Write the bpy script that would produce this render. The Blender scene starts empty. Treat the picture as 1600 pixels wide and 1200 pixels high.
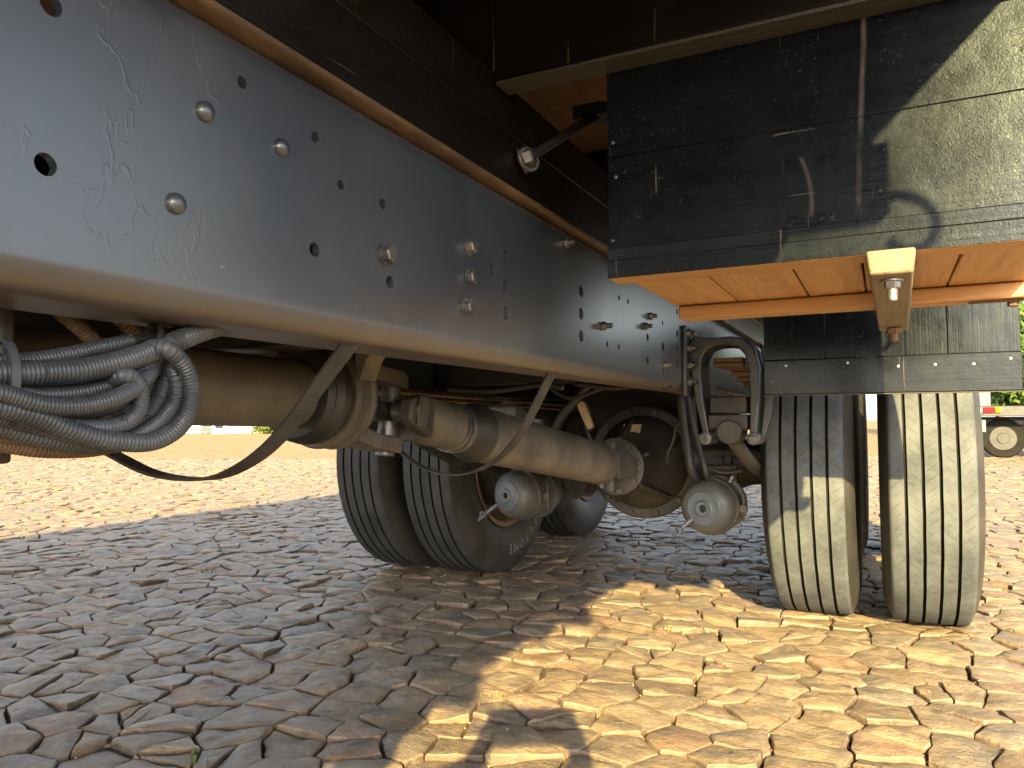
import bpy, bmesh, math, random
from mathutils import Vector, Matrix, noise
random.seed(7)
R = math.radians
S = bpy.context.scene
col = S.collection

# ---------------------------------------------------------------- camera, sky, sun, exposure
cd = bpy.data.cameras.new('camera'); cam = bpy.data.objects.new('camera', cd); col.objects.link(cam)
cd.sensor_width = 36; cd.lens = 1180 / 1600 * 36; cd.clip_start = 0.02; cd.clip_end = 3000
cam.location = (0, 0, 0.65)
cam.rotation_euler = (Matrix.Rotation(R(26.2), 3, 'Z') @ Matrix.Rotation(R(92.86), 3, 'X') @ Matrix.Rotation(R(-0.3), 3, 'Z')).to_euler()
S.camera = cam
SUN_AZ, SUN_EL = 22.4, 21.3          # light travels this far left of +Y, sun this high
w = bpy.data.worlds.new('World'); S.world = w; w.use_nodes = True
nt = w.node_tree; bg = nt.nodes['Background']
sky = nt.nodes.new('ShaderNodeTexSky'); sky.sky_type = 'NISHITA'; sky.sun_disc = False
sky.sun_elevation = R(SUN_EL); sky.sun_rotation = R(180 - SUN_AZ); sky.air_density = 1.0; sky.dust_density = 1.5
hs = nt.nodes.new('ShaderNodeHueSaturation'); hs.inputs['Saturation'].default_value = .50
nt.links.new(sky.outputs[0], hs.inputs['Color']); nt.links.new(hs.outputs[0], bg.inputs[0]); bg.inputs[1].default_value = 0.12
sd = bpy.data.lights.new('sun', 'SUN'); sd.energy = 5.0; sd.angle = R(0.5); sd.color = (1.0, 0.79, 0.35)
sun = bpy.data.objects.new('sun', sd); col.objects.link(sun); sun.location = (6, -14, 8)
dv = Vector((-math.sin(R(SUN_AZ)) * math.cos(R(SUN_EL)), math.cos(R(SUN_AZ)) * math.cos(R(SUN_EL)), -math.sin(R(SUN_EL))))
sun.rotation_euler = dv.to_track_quat('-Z', 'Y').to_euler()
S.view_settings.view_transform = 'Standard'; S.view_settings.look = 'None'; S.view_settings.gamma = 1
S.view_settings.exposure = 2.25
S.render.engine = 'CYCLES'
S.cycles.max_bounces = 5; S.cycles.diffuse_bounces = 3; S.cycles.glossy_bounces = 2

# ---------------------------------------------------------------- materials
class NT:
    def __init__(s, name):
        s.m = bpy.data.materials.new(name); s.m.use_nodes = True; s.t = s.m.node_tree
        s.b = s.t.nodes['Principled BSDF']; s.co = s.n('ShaderNodeTexCoord').outputs['Object']
    def n(s, typ, **k):
        o = s.t.nodes.new(typ)
        for a, v in k.items(): setattr(o, a, v)
        return o
    def set(s, node, key, v):
        if isinstance(v, bpy.types.NodeSocket): s.t.links.new(v, node.inputs[key])
        else: node.inputs[key].default_value = v
    def mapping(s, scale, rot=(0, 0, 0), src=None):
        m = s.n('ShaderNodeMapping'); s.set(m, 0, src or s.co); m.inputs['Scale'].default_value = scale
        m.inputs['Rotation'].default_value = rot; return m.outputs[0]
    def noise(s, scale, detail=5, rough=.55, vec=None, dist=0):
        o = s.n('ShaderNodeTexNoise'); s.set(o, 'Vector', vec or s.co); o.inputs['Scale'].default_value = scale
        o.inputs['Detail'].default_value = min(detail, 4); o.inputs['Roughness'].default_value = rough
        o.inputs['Distortion'].default_value = dist; return o.outputs['Fac']
    def vor(s, scale, feature='F1', vec=None, out='Distance'):
        o = s.n('ShaderNodeTexVoronoi', feature=feature); s.set(o, 'Vector', vec or s.co); o.inputs['Scale'].default_value = scale
        return o.outputs[out]
    def ramp(s, fac, stops):
        o = s.n('ShaderNodeValToRGB'); s.set(o, 0, fac); e = o.color_ramp.elements
        e[0].position, e[1].position = stops[0][0], stops[-1][0]
        for p, c in stops[1:-1]: e.new(p)
        for i, (p, c) in enumerate(stops):
            e[i].color = c if len(c) == 4 else (*c, 1)
        return o.outputs[0]
    def step(s, fac, a, b): return s.ramp(fac, [(a, (0, 0, 0)), (b, (1, 1, 1))])
    def math(s, op, a, b=0, c=None):
        o = s.n('ShaderNodeMath', operation=op); s.set(o, 0, a); s.set(o, 1, b)
        if c is not None: s.set(o, 2, c)
        return o.outputs[0]
    def mix(s, fac, a, b):
        o = s.n('ShaderNodeMix', data_type='RGBA'); s.set(o, 0, fac)
        for k, v in ((6, a), (7, b)): s.set(o, k, v if isinstance(v, bpy.types.NodeSocket) or len(v) == 4 else (*v, 1))
        return o.outputs[2]
    def xyz(s, src=None):
        o = s.n('ShaderNodeSeparateXYZ'); s.set(o, 0, src or s.co); return o.outputs
    def bump(s, h, strength=.3, dist=.002, prev=None):
        o = s.n('ShaderNodeBump'); s.set(o, 'Height', h); o.inputs['Strength'].default_value = strength
        o.inputs['Distance'].default_value = dist
        if prev: s.set(o, 'Normal', prev)
        return o.outputs[0]
    def fin(s, color=None, rough=None, normal=None, metal=0, spec=.5, coat=0):
        if color is not None: s.set(s.b, 'Base Color', color if isinstance(color, bpy.types.NodeSocket) or len(color) == 4 else (*color, 1))
        if rough is not None: s.set(s.b, 'Roughness', rough)
        if normal is not None: s.set(s.b, 'Normal', normal)
        s.set(s.b, 'Metallic', metal); s.set(s.b, 'Specular IOR Level', spec); s.set(s.b, 'Coat Weight', coat)
        if not isinstance(coat, (int, float)) or coat: s.b.inputs['Coat Roughness'].default_value = .12
        return s.m

M = {}
def simple(name, c1, c2, rough=.5, scale=10, bump=.2, bscale=80, metal=0, spec=.5, stretch=(1, 1, 1), r2=None):
    t = NT(name); v = t.mapping(stretch)
    f = t.noise(scale, 6, .6, v)
    c = t.ramp(f, [(.35, c1), (.68, c2)])
    rg = t.math('MULTIPLY_ADD', t.noise(scale * 2.3, 4, .6, v), (r2 or .25), rough - .12)
    M[name] = t.fin(c, rg, t.bump(t.noise(bscale, 6, .6, v), bump, .002) if bump else None, metal, spec)

# satin frame paint with runs, chips and dust
t = NT('rail_paint')
dust = t.noise(7, 8, .65, t.mapping((1, 1.2, .6)))
dz = t.xyz()[2]
streak = t.noise(30, 5, .6, t.mapping((1, 2.2, .12)))
base = t.mix(t.step(dust, .42, .75), (.028, .037, .052), (.048, .056, .066))
base = t.mix(t.math('MULTIPLY', t.step(streak, .6, .75), .35), base, (.07, .07, .07))
low = t.math('SUBTRACT', 1, t.step(t.math('ADD', t.math('SUBTRACT', dz, .733), t.math('MULTIPLY', t.math('SUBTRACT', t.noise(13, 4, .7), .5), .024)), .002, .024))
chips = t.step(t.noise(46, 3, .7), .735, .75)
base = t.mix(chips, base, (.16, .15, .14))
base = t.mix(t.math('MULTIPLY', low, .65), base, (.115, .078, .045))
splash = t.math('MULTIPLY', t.step(t.noise(11, 4, .7, t.mapping((1, 1, .55))), .52, .72), t.math('SUBTRACT', 1, t.step(dz, .74, .90)))
base = t.mix(t.math('MULTIPLY', splash, .35), base, (.13, .105, .08))
pn = t.noise(8, 4, .62, t.mapping((1, 1.5, .8)))
runm = t.math('MULTIPLY', t.math('SUBTRACT', 1, t.step(t.math('ABSOLUTE', t.math('SUBTRACT', pn, .5)), .0015, .0075)), t.step(t.noise(4.2, 2), .52, .58))
base = t.mix(t.math('MULTIPLY', runm, .08), base, (.12, .12, .12))
h = t.math('ADD', runm, t.math('MULTIPLY', t.noise(90, 4), .18))
M['rail_paint'] = t.fin(base, t.math('MULTIPLY_ADD', dust, .22, .25), t.bump(h, .22, .0010), 0, 1.0, t.math('MULTIPLY', t.math('SUBTRACT', 1, low), .9))
t.b.inputs['Coat Roughness'].default_value = .28

simple('dark_steel', (.013, .0125, .012), (.034, .030, .026), .5, 9, .35, 60, 0, .5)
simple('dusty_shaft', (.064, .056, .047), (.150, .128, .102), .46, 9, .35, 45, 0, .5, (1, 1, 1), .3)
simple('dusty_cast', (.023, .021, .019), (.068, .057, .045), .55, 12, .6, 55)
simple('diff_cast', (.016, .015, .014), (.055, .045, .034), .5, 7, .5, 45)
simple('hanger_paint', (.016, .018, .021), (.034, .035, .038), .38, 9, .15, 60, 0, .7)
simple('black_rubber', (.014, .014, .014), (.035, .032, .03), .5, 20, .15, 90)
simple('webbing', (.024, .021, .019), (.055, .046, .036), .75, 30, .4, 400)
simple('conduit', (.042, .047, .054), (.095, .102, .112), .40, 14, .0, 90, 0, .55)
simple('dusty_conduit', (.10, .065, .04), (.20, .13, .08), .6, 14, .0)
simple('zinc', (.30, .28, .25), (.46, .44, .42), .38, 40, .2, 200, .85)
simple('dark_bolt', (.07, .07, .075), (.20, .19, .18), .38, 50, .2, 200, .6)
simple('brake_can', (.050, .060, .070), (.098, .110, .122), .42, 8, .15, 60, 0, .5)
simple('can_body', (.044, .045, .045), (.088, .082, .072), .5, 8, .2, 60)
simple('rust', (.08, .042, .024), (.17, .09, .05), .7, 14, .6, 70)
simple('leaf_steel', (.10, .055, .03), (.24, .135, .07), .65, 12, .4, 60)
simple('belt_strip', (.06, .036, .019), (.15, .09, .045), .6, 25, .5, 90, 0, .4, (1, .4, 1))
simple('plate_brass', (.42, .32, .18), (.60, .46, .27), .5, 30, .1, 100)
simple('white_paint', (.66, .66, .64), (.80, .80, .78), .6, 3, .1, 20)
simple('pink_wall', (.32, .24, .22), (.42, .33, .30), .8, 3, .1, 20)
simple('grey_metal', (.07, .085, .10), (.12, .14, .16), .5, 3, .1, 20)
simple('blue_paint', (.06, .13, .26), (.10, .19, .34), .5, 3, .1, 20)
simple('trailer_grey', (.035, .037, .037), (.065, .066, .064), .6, 5, .1, 20)
simple('bark', (.06, .045, .03), (.15, .11, .075), .9, 10, .8, 30)
simple('roof_tile', (.34, .16, .10), (.44, .23, .15), .8, 4, .2, 20)
def plain(name, c, rough=.5, spec=.5):
    t = NT(name); M[name] = t.fin(c, rough, None, 0, spec)
plain('red_lens', (.38, .004, .008), .4, .1); plain('amber_lens', (.55, .16, .004), .4, .1); plain('white_lens', (.8, .8, .78), .25)
plain('dark_glass', (.03, .04, .05), .15)
plain('letter', (.15, .135, .115), .6)

def wood(name, c1, c2, axis, rough, bump, specks=None, coat=0, c3=None, scratch=False, spec=.5):
    t = NT(name)
    st = [9, 9, 9]; st['XYZ'.index(axis)] = .55
    v = t.mapping(tuple(st))
    g = t.noise(5, 8, .65, v, .6)
    st2 = [55, 55, 55]; st2['XYZ'.index(axis)] = 1.4
    fine = t.noise(3, 6, .7, t.mapping(tuple(st2)))
    c = t.ramp(g, [(.3, c1), (.7, c2)])
    c = t.mix(t.math('MULTIPLY', t.step(fine, .52, .72), .45), c, tuple(x * .55 for x in c1))
    if c3:
        c = t.mix(t.math('MULTIPLY', t.step(t.noise(3.2, 5, .7), .55, .72), .55), c, c3)
        knot = t.vor(4.2, 'F1', t.mapping(tuple(2.2 if a != axis else .8 for a in 'XYZ')))
        ring = t.math('SINE', t.math('MULTIPLY', knot, 60))
        c = t.mix(t.math('MULTIPLY', t.math('MULTIPLY', t.step(ring, .3, .95), t.math('SUBTRACT', 1, t.step(knot, .12, .42))), .4), c, tuple(x * .5 for x in c1))
    h = t.math('ADD', t.math('MULTIPLY', fine, .8), t.math('MULTIPLY', g, .7))
    n = t.bump(h, bump, .003)
    rg = t.math('MULTIPLY_ADD', t.noise(16, 5, .65), .3, rough - .15)
    if specks:
        sp = t.step(t.math('ADD', t.noise(210, 2, .5), t.math('MULTIPLY', t.noise(7, 3), .22)), .80, .84)
        c = t.mix(t.math('MULTIPLY', sp, .10), c, specks)
        n = t.bump(sp, 1.0, .0016, n)
        n = t.bump(t.noise(420, 2, .6), .22, .0007, n)
        n = t.bump(t.noise(16, 4, .6), .22, .004, n)
        grim = t.step(t.noise(5.5, 4, .7, t.mapping((1, 1, .5))), .50, .74)
        c = t.mix(t.math('MULTIPLY', grim, .10), c, (.022, .023, .024)); rg = t.math('ADD', rg, t.math('MULTIPLY', grim, .05))
    if scratch:
        ln = t.noise(2.2, 2, .5, t.mapping((70, 70, 2.2), (R(8), R(14), 0)))
        sc = t.math('MULTIPLY', t.step(ln, .71, .73), t.step(t.noise(9, 2), .52, .58))
        ln2 = t.noise(2.2, 2, .5, t.mapping((3.0, 3.0, 90), (R(-21), R(19), 0)))
        sc2 = t.math('MULTIPLY', t.step(ln2, .72, .74), t.step(t.noise(6, 2), .56, .60))
        c = t.mix(t.math('MULTIPLY', t.math('MAXIMUM', sc, sc2), .20), c, (.34, .27, .22))
    if name == 'black_wood_x':
        X_, Y_, Z_ = t.xyz()
        off = t.math('ADD', t.math('ADD', X_, .016), t.math('MULTIPLY', t.math('SUBTRACT', 1, Z_), .05))
        off = t.math('ADD', off, t.math('MULTIPLY', t.math('SUBTRACT', t.noise(6, 2), .5), .006))
        rub = t.math('SUBTRACT', 1, t.step(t.math('ABSOLUTE', off), .0006, .0028))
        rub = t.math('MULTIPLY', rub, t.math('MULTIPLY', t.step(Z_, .885, .91), t.step(t.noise(40, 4, .7, t.mapping((1, 1, .3))), .36, .62)))
        arc_ = t.math('ADD', t.math('ADD', X_, .072), t.math('MULTIPLY', t.math('POWER', t.math('SUBTRACT', Z_, .915), 2), 3.6))
        arc_ = t.math('SUBTRACT', 1, t.step(t.math('ABSOLUTE', arc_), .0002, .0008))
        arc_ = t.math('MULTIPLY', arc_, t.math('MULTIPLY', t.math('GREATER_THAN', Z_, .897), t.math('LESS_THAN', Z_, .972)))
        c = t.mix(t.math('MULTIPLY', t.math('MAXIMUM', rub, t.math('MULTIPLY', arc_, .45)), .5), c, (.20, .17, .15))
        blot = t.math('MULTIPLY', t.step(t.noise(26, 6, .75, t.mapping((1, 1, 2.2))), .66, .72), t.step(t.noise(5, 2), .55, .62))
        c = t.mix(t.math('MULTIPLY', blot, .3), c, (.20, .20, .19))
    M[name] = t.fin(c, rg, n, 0, spec, coat)
    if name.startswith('black'): t.b.inputs['Specular Tint'].default_value = (.80, .93, 1.0, 1)
wood('black_wood_x', (.0022, .0030, .0046), (.0060, .0076, .0100), 'X', .27, .18, (.30, .31, .31), .16, None, True, .20)
wood('black_wood_z', (.0022, .0030, .0046), (.0060, .0076, .0100), 'Z', .27, .18, (.30, .31, .31), .16, None, True, .20)
wood('brown_black_wood', (.0040, .0030, .0027), (.0095, .007, .0058), 'Y', .38, .30, (.20, .14, .11), 0, None, True, .3)
wood('beam_wood', (.0035, .0026, .0024), (.008, .0058, .005), 'X', .36, .30, None, 0, None, True, .25)
wood('grey_wood', (.030, .026, .022), (.060, .051, .042), 'X', .75, .7)
wood('raw_wood_y', (.46, .235, .090), (.64, .36, .15), 'Y', .55, .4, None, 0, (.42, .19, .06))
wood('raw_wood_x', (.44, .225, .085), (.60, .34, .14), 'X', .55, .4, None, 0, (.42, .19, .065))
wood('deck_wood', (.09, .045, .018), (.17, .085, .035), 'Y', .6, .4, None, 0, (.10, .05, .02))
wood('weathered_wood', (.16, .12, .075), (.25, .20, .14), 'Y', .6, .5, None, 0, (.40, .33, .25))

# tyre rubber: sipes from a UV map (u round the tread in metres, v across)
t = NT('tyre_tread')
uv = t.n('ShaderNodeUVMap').outputs[0]
u_, v_, _ = t.xyz(uv)
rib = t.math('DIVIDE', v_, .044); ribf = t.math('FRACT', t.math('ADD', rib, 50.5)); ribi = t.math('FLOOR', t.math('ADD', rib, 50.5))
sgn = t.math('SUBTRACT', t.math('MULTIPLY', t.math('MODULO', ribi, 2), 2), 1)
ph = t.math('FRACT', t.math('ADD', t.math('DIVIDE', t.math('ADD', u_, t.math('MULTIPLY', t.math('MULTIPLY', v_, .9), sgn)), .031), 100))
sipe = t.math('MULTIPLY', t.math('LESS_THAN', ph, .055), t.math('LESS_THAN', t.math('ABSOLUTE', t.math('SUBTRACT', ribf, .5)), .27))
sipe = t.math('MULTIPLY', sipe, t.math('LESS_THAN', t.math('ABSOLUTE', v_), .100))
dust = t.noise(9, 7, .65)
fine = t.noise(120, 4, .7)
c = t.mix(t.step(dust, .36, .70), (.044, .050, .056), (.102, .110, .116))
c = t.mix(t.math('MULTIPLY', t.step(fine, .5, .75), .3), c, (.14, .135, .115))
c = t.mix(t.math('MULTIPLY', sipe, .65), c, (.022, .021, .02))
n = t.bump(t.math('SUBTRACT', t.math('MULTIPLY', fine, .35), sipe), .5, .002)
M['tyre_tread'] = t.fin(c, .78, n, 0, .35)
simple('tyre_side', (.020, .019, .017), (.048, .042, .034), .6, 7, .25, 60)
simple('tyre_groove', (.010, .010, .009), (.018, .017, .015), .9, 20, .2, 60, 0, .1)
simple('rim_dust', (.10, .06, .035), (.24, .15, .09), .7, 9, .4, 50)

# stones: colour from a per-stone tint, cleft face from noise
t = NT('stone')
at = t.n('ShaderNodeAttribute', attribute_name='tint'); tc = at.outputs['Color']
ge = t.n('ShaderNodeNewGeometry').outputs['Position']
big = t.noise(9, 7, .65, ge); fine = t.noise(70, 7, .7, ge)
c = t.mix(t.step(big, .38, .68), (.66, .63, .60), (1.18, 1.15, 1.10))
mm = t.n('ShaderNodeMix', data_type='RGBA', blend_type='MULTIPLY'); mm.inputs[0].default_value = 1
t.set(mm, 6, tc); t.set(mm, 7, c); c = mm.outputs[2]
c = t.mix(t.math('MULTIPLY', t.step(t.noise(4.5, 6, .7, ge), .50, .70), .5), c, (.33, .22, .125))
c = t.mix(t.math('MULTIPLY', t.step(fine, .48, .70), .6), c, (.14, .11, .085))
c = t.mix(t.math('MULTIPLY', t.step(t.noise(38, 5, .7, ge), .66, .74), .35), c, (.46, .40, .32))
layer = t.noise(1.6, 6, .6, t.mapping((9, 22, 60), (R(7), R(5), R(20)), ge))
c = t.mix(t.math('MULTIPLY', t.step(layer, .44, .62), .38), c, (.155, .125, .10))
c = t.mix(t.math('MULTIPLY', t.step(t.noise(22, 4, .7, ge), .56, .68), .40), c, (.36, .315, .255))
h = t.math('ADD', t.math('MULTIPLY', t.noise(26, 7, .62, ge), .8), t.math('MULTIPLY', layer, .7))
n = t.bump(h, .9, .007); n = t.bump(t.noise(150, 5, .75, ge), .9, .0022, n)
M['stone'] = t.fin(c, t.math('MULTIPLY_ADD', big, .25, .42), n, 0, .30)

# the ground sheet: red-brown dirt between stones, a cobble pattern far away
t = NT('dirt')
ge = t.n('ShaderNodeNewGeometry').outputs['Position']
px, py, pz = t.xyz(ge)
dist = t.math('SQRT', t.math('ADD', t.math('MULTIPLY', px, px), t.math('MULTIPLY', py, py)))
far = t.step(t.math('DIVIDE', dist, 40), .30, .36)
n1 = t.noise(30, 8, .7, ge); n2 = t.noise(220, 4, .7, ge)
soil = t.mix(t.step(n1, .35, .7), (.085, .048, .030), (.18, .11, .07))
soil = t.mix(t.math('MULTIPLY', t.step(n2, .55, .72), .5), soil, (.36, .24, .15))
vv = t.n('ShaderNodeTexVoronoi', feature='F1'); t.set(vv, 'Vector', ge); vv.inputs['Scale'].default_value = 7.6
edge = t.vor(7.6, 'DISTANCE_TO_EDGE', ge)
cob = t.ramp(t.xyz(vv.outputs['Color'])[0], [(.0, (.23, .17, .105)), (.5, (.29, .21, .125)), (1, (.33, .235, .13))])
cob = t.mix(t.math('SUBTRACT', 1, t.step(edge, .015, .06)), cob, (.16, .09, .05))
c = t.mix(far, soil, cob)
c = t.mix(t.math('MULTIPLY', t.step(t.noise(.35, 5, .6, ge), .5, .7), .4), c, (.36, .25, .15))
n = t.bump(t.math('ADD', t.math('MULTIPLY', t.step(edge, .0, .09), far), n1), .8, .01)
n = t.bump(n2, .6, .003, n)
M['dirt'] = t.fin(c, .95, n, 0, .1)
simple('pebble', (.22, .12, .07), (.42, .30, .20), .9, 12, .4, 90)

t = NT('leaf'); oi = t.n('ShaderNodeNewGeometry').outputs['Random Per Island']
c = t.ramp(oi, [(0, (.020, .045, .010)), (.5, (.045, .085, .018)), (1, (.10, .125, .025))])
M['leaf'] = t.fin(c, .7, None, 0, .15)
t.b.inputs['Transmission Weight'].default_value = 0
t = NT('grass'); oi = t.n('ShaderNodeNewGeometry').outputs['Random Per Island']
M['grass'] = t.fin(t.ramp(oi, [(0, (.06, .10, .02)), (1, (.22, .22, .06))]), .7, None, 0, .3)

# ---------------------------------------------------------------- mesh helpers
class MB:
    def __init__(s): s.v = []; s.f = []; s.mi = []; s.cur = 0
    def add(s, vs, fs):
        o = len(s.v); s.v += [tuple(v) for v in vs]
        for f in fs: s.f.append(tuple(i + o for i in f)); s.mi.append(s.cur)
        return s
    def box(s, x0, x1, y0, y1, z0, z1, jit=0):
        j = lambda: random.uniform(-jit, jit)
        vs = [(x + j(), y + j(), z + j()) for z in (z0, z1) for y in (y0, y1) for x in (x0, x1)]
        return s.add(vs, [(0, 2, 3, 1), (4, 5, 7, 6), (0, 1, 5, 4), (2, 6, 7, 3), (0, 4, 6, 2), (1, 3, 7, 5)])
    def prism(s, poly, ext, axis='Y'):
        """poly of 2-D points in the plane across axis, ext = (a, b)"""
        n = len(poly)
        def P(p, e): return (p[0], e, p[1]) if axis == 'Y' else ((e, p[0], p[1]) if axis == 'X' else (p[0], p[1], e))
        vs = [P(p, ext[0]) for p in poly] + [P(p, ext[1]) for p in poly]
        fs = [tuple(range(n)), tuple(range(2 * n - 1, n - 1, -1))] + [(i, i + n, (i + 1) % n + n, (i + 1) % n) for i in range(n)]
        return s.add(vs, fs)
    def rings(s, rings, closed=True, cap=True):
        n = len(rings[0]); o = len(s.v)
        for r in rings: s.v += [tuple(p) for p in r]
        for k in range(len(rings) - 1):
            for i in range(n if closed else n - 1):
                j = (i + 1) % n
                s.f.append((o + k * n + i, o + k * n + j, o + (k + 1) * n + j, o + (k + 1) * n + i)); s.mi.append(s.cur)
        if cap:
            s.f.append(tuple(o + i for i in reversed(range(n)))); s.mi.append(s.cur)
            e = o + (len(rings) - 1) * n; s.f.append(tuple(e + i for i in range(n))); s.mi.append(s.cur)
        return s
    def lathe(s, c, axis, prof, seg=32, cap=True):
        """prof = (distance along axis, radius)"""
        a = Vector(axis).normalized(); p = a.orthogonal().normalized(); q = a.cross(p); c = Vector(c)
        return s.rings([[c + a * d + (p * math.cos(2 * math.pi * i / seg) + q * math.sin(2 * math.pi * i / seg)) * max(r, 1e-4) for i in range(seg)] for d, r in prof], True, cap)
    def cyl(s, a, b, r, r2=None, seg=16):
        a = Vector(a); b = Vector(b); return s.lathe(a, b - a, [(0, r), ((b - a).length, r if r2 is None else r2)], seg)
    def hexa(s, c, axis, r, h, ch=.15):
        return s.lathe(c, axis, [(0, r), (h * .8, r), (h, r * (1 - ch))], 6)
    def tube(s, pts, rf, seg=12, step=.01, close=False):
        pts = smooth_path(pts, step); fr = frames(pts)
        L = 0; out = []
        for i, (p, (n1, n2)) in enumerate(zip(pts, fr)):
            if i: L += (pts[i] - pts[i - 1]).length
            r = rf(L, i) if callable(rf) else rf
            out.append([p + (n1 * math.cos(2 * math.pi * k / seg) + n2 * math.sin(2 * math.pi * k / seg)) * r for k in range(seg)])
        return s.rings(out)
    def ribbon(s, pts, wdir, width, th, step=.012):
        pts = smooth_path(pts, step); out = []
        for i, p in enumerate(pts):
            tg = (pts[min(i + 1, len(pts) - 1)] - pts[max(i - 1, 0)]).normalized()
            w_ = Vector(wdir[0]).lerp(Vector(wdir[1]), i / (len(pts) - 1)); w_ = (w_ - tg * w_.dot(tg)).normalized(); nn = tg.cross(w_)
            out.append([p + w_ * width / 2 * a + nn * th / 2 * b for a, b in ((1, 1), (-1, 1), (-1, -1), (1, -1))])
        return s.rings(out)
    def build(s, name, mat, parent=None, bevel=0, smooth=None, seg=2, loc=None):
        me = bpy.data.meshes.new(name)
        v = s.v if loc is None else [tuple(Vector(p) - Vector(loc)) for p in s.v]
        me.from_pydata(v, [], s.f)
        for m in (mat if isinstance(mat, (list, tuple)) else [mat]): me.materials.append(M[m])
        me.polygons.foreach_set('material_index', s.mi)
        bm = bmesh.new(); bm.from_mesh(me); bmesh.ops.recalc_face_normals(bm, faces=bm.faces); bm.to_mesh(me); bm.free()
        if smooth or bevel:
            me.polygons.foreach_set('use_smooth', [True] * len(me.polygons)); me.set_sharp_from_angle(angle=R(smooth or 35))
        o = bpy.data.objects.new(name, me); col.objects.link(o)
        if loc is not None: o.location = loc
        if bevel:
            b = o.modifiers.new('bevel', 'BEVEL'); b.width = bevel; b.segments = seg; b.limit_method = 'ANGLE'; b.angle_limit = R(40); b.harden_normals = False
        if parent: put(o, parent)
        return o

def put(o, parent):
    o.parent = parent
    o.matrix_parent_inverse = Matrix.Translation(-parent.location)     # every location here is a world position
def smooth_path(pts, step):
    P = [Vector(p) for p in pts]; out = []
    for i in range(len(P) - 1):
        a, b, c, d = P[max(i - 1, 0)], P[i], P[i + 1], P[min(i + 2, len(P) - 1)]
        n = max(2, int((c - b).length / step))
        for k in range(n):
            t = k / n
            out.append(.5 * ((2 * b) + (c - a) * t + (2 * a - 5 * b + 4 * c - d) * t * t + (3 * b - a - 3 * c + d) * t ** 3))
    out.append(P[-1]); return out
def frames(pts):
    n = None; out = []
    for i, p in enumerate(pts):
        tg = (pts[min(i + 1, len(pts) - 1)] - pts[max(i - 1, 0)]).normalized()
        if n is None: n = tg.orthogonal().normalized()
        n = (n - tg * n.dot(tg)).normalized(); out.append((n, tg.cross(n)))
    return out
def tag(o, label=None, cat=None, group=None, kind=None):
    for k, v in (('label', label), ('category', cat), ('group', group), ('kind', kind)):
        if v: o[k] = v
    return o
def empty(name, loc):
    o = bpy.data.objects.new(name, None); col.objects.link(o); o.location = loc; o.empty_display_size = .2; return o
def copy_tree(o, parent=None):
    c = o.copy(); col.objects.link(c)
    if parent: c.parent = parent
    for ch in list(o.children): copy_tree(ch, c)
    return c
def hide_cut(o, cutter):
    md = o.modifiers.new('holes', 'BOOLEAN'); md.object = cutter; md.operation = 'DIFFERENCE'; md.solver = 'EXACT'
    dg = bpy.context.evaluated_depsgraph_get(); me = bpy.data.meshes.new_from_object(o.evaluated_get(dg))
    o.modifiers.remove(md); old = o.data; o.data = me; bpy.data.meshes.remove(old)
    m = cutter.data; bpy.data.objects.remove(cutter); bpy.data.meshes.remove(m)
    me.polygons.foreach_set('use_smooth', [True] * len(me.polygons)); me.set_sharp_from_angle(angle=R(32))

# ---------------------------------------------------------------- ground and paving
g = MB(); g.add([(-400, -400, -.016), (400, -400, -.016), (400, 900, -.016), (-400, 900, -.016)], [(0, 1, 2, 3)])
ground = tag(g.build('ground', 'dirt'), kind='structure')

rng = random.Random(11)
SP = .126
def in_view(x, y, m=.5):
    if math.hypot(x, y) < 3.4: return y > -1.6
    xc = x * math.cos(R(26.2)) + y * math.sin(R(26.2)); zc = -x * math.sin(R(26.2)) + y * math.cos(R(26.2))
    return 0 < zc < 13.5 and abs(xc) < .80 * zc + m
seeds = {}
for i in range(-150, 90):
    off = rng.uniform(0, 1)
    for j in range(-18, 180):
        if rng.random() < .07: continue
        x = (i + rng.uniform(-.34, .34)) * SP * 1.0; y = (j + off + rng.uniform(-.36, .36)) * SP * .80
        if in_view(x, y, 1.0): seeds[(i, j)] = (x, y)
def clip(poly, a, b):
    mx, my = (a[0] + b[0]) / 2, (a[1] + b[1]) / 2; nx, ny = b[0] - a[0], b[1] - a[1]; out = []
    for k in range(len(poly)):
        p, q = poly[k], poly[(k + 1) % len(poly)]
        dp = (p[0] - mx) * nx + (p[1] - my) * ny; dq = (q[0] - mx) * nx + (q[1] - my) * ny
        if dp <= 0: out.append(p)
        if dp * dq < 0:
            s_ = dp / (dp - dq); out.append((p[0] + (q[0] - p[0]) * s_, p[1] + (q[1] - p[1]) * s_))
    return out
cells = []
for (i, j), a in seeds.items():
    if not in_view(a[0], a[1], .7): continue
    poly = [(a[0] - .24, a[1] - .24), (a[0] + .24, a[1] - .24), (a[0] + .24, a[1] + .24), (a[0] - .24, a[1] + .24)]
    for di in (-2, -1, 0, 1, 2):
        for dj in (-2, -1, 0, 1, 2):
            b = seeds.get((i + di, j + dj))
            if b and (di or dj): poly = clip(poly, a, b)
    if len(poly) > 2: cells.append((a, poly))
out_ = []
for a, poly in cells:
    if rng.random() < .12 and len(poly) > 3:
        an = rng.uniform(0, 3.14); d = (math.cos(an) * 1e-3, math.sin(an) * 1e-3); o1 = (rng.gauss(0, .018), rng.gauss(0, .018)); c0 = (a[0] + o1[0], a[1] + o1[1])
        for sg in (1, -1):
            p1 = clip(poly, (c0[0] + d[0] * sg, c0[1] + d[1] * sg), (c0[0] - d[0] * sg, c0[1] - d[1] * sg))
            if len(p1) > 2: out_.append(((sum(p[0] for p in p1) / len(p1), sum(p[1] for p in p1) / len(p1)), p1))
    else: out_.append((a, poly))
cells = out_
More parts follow.
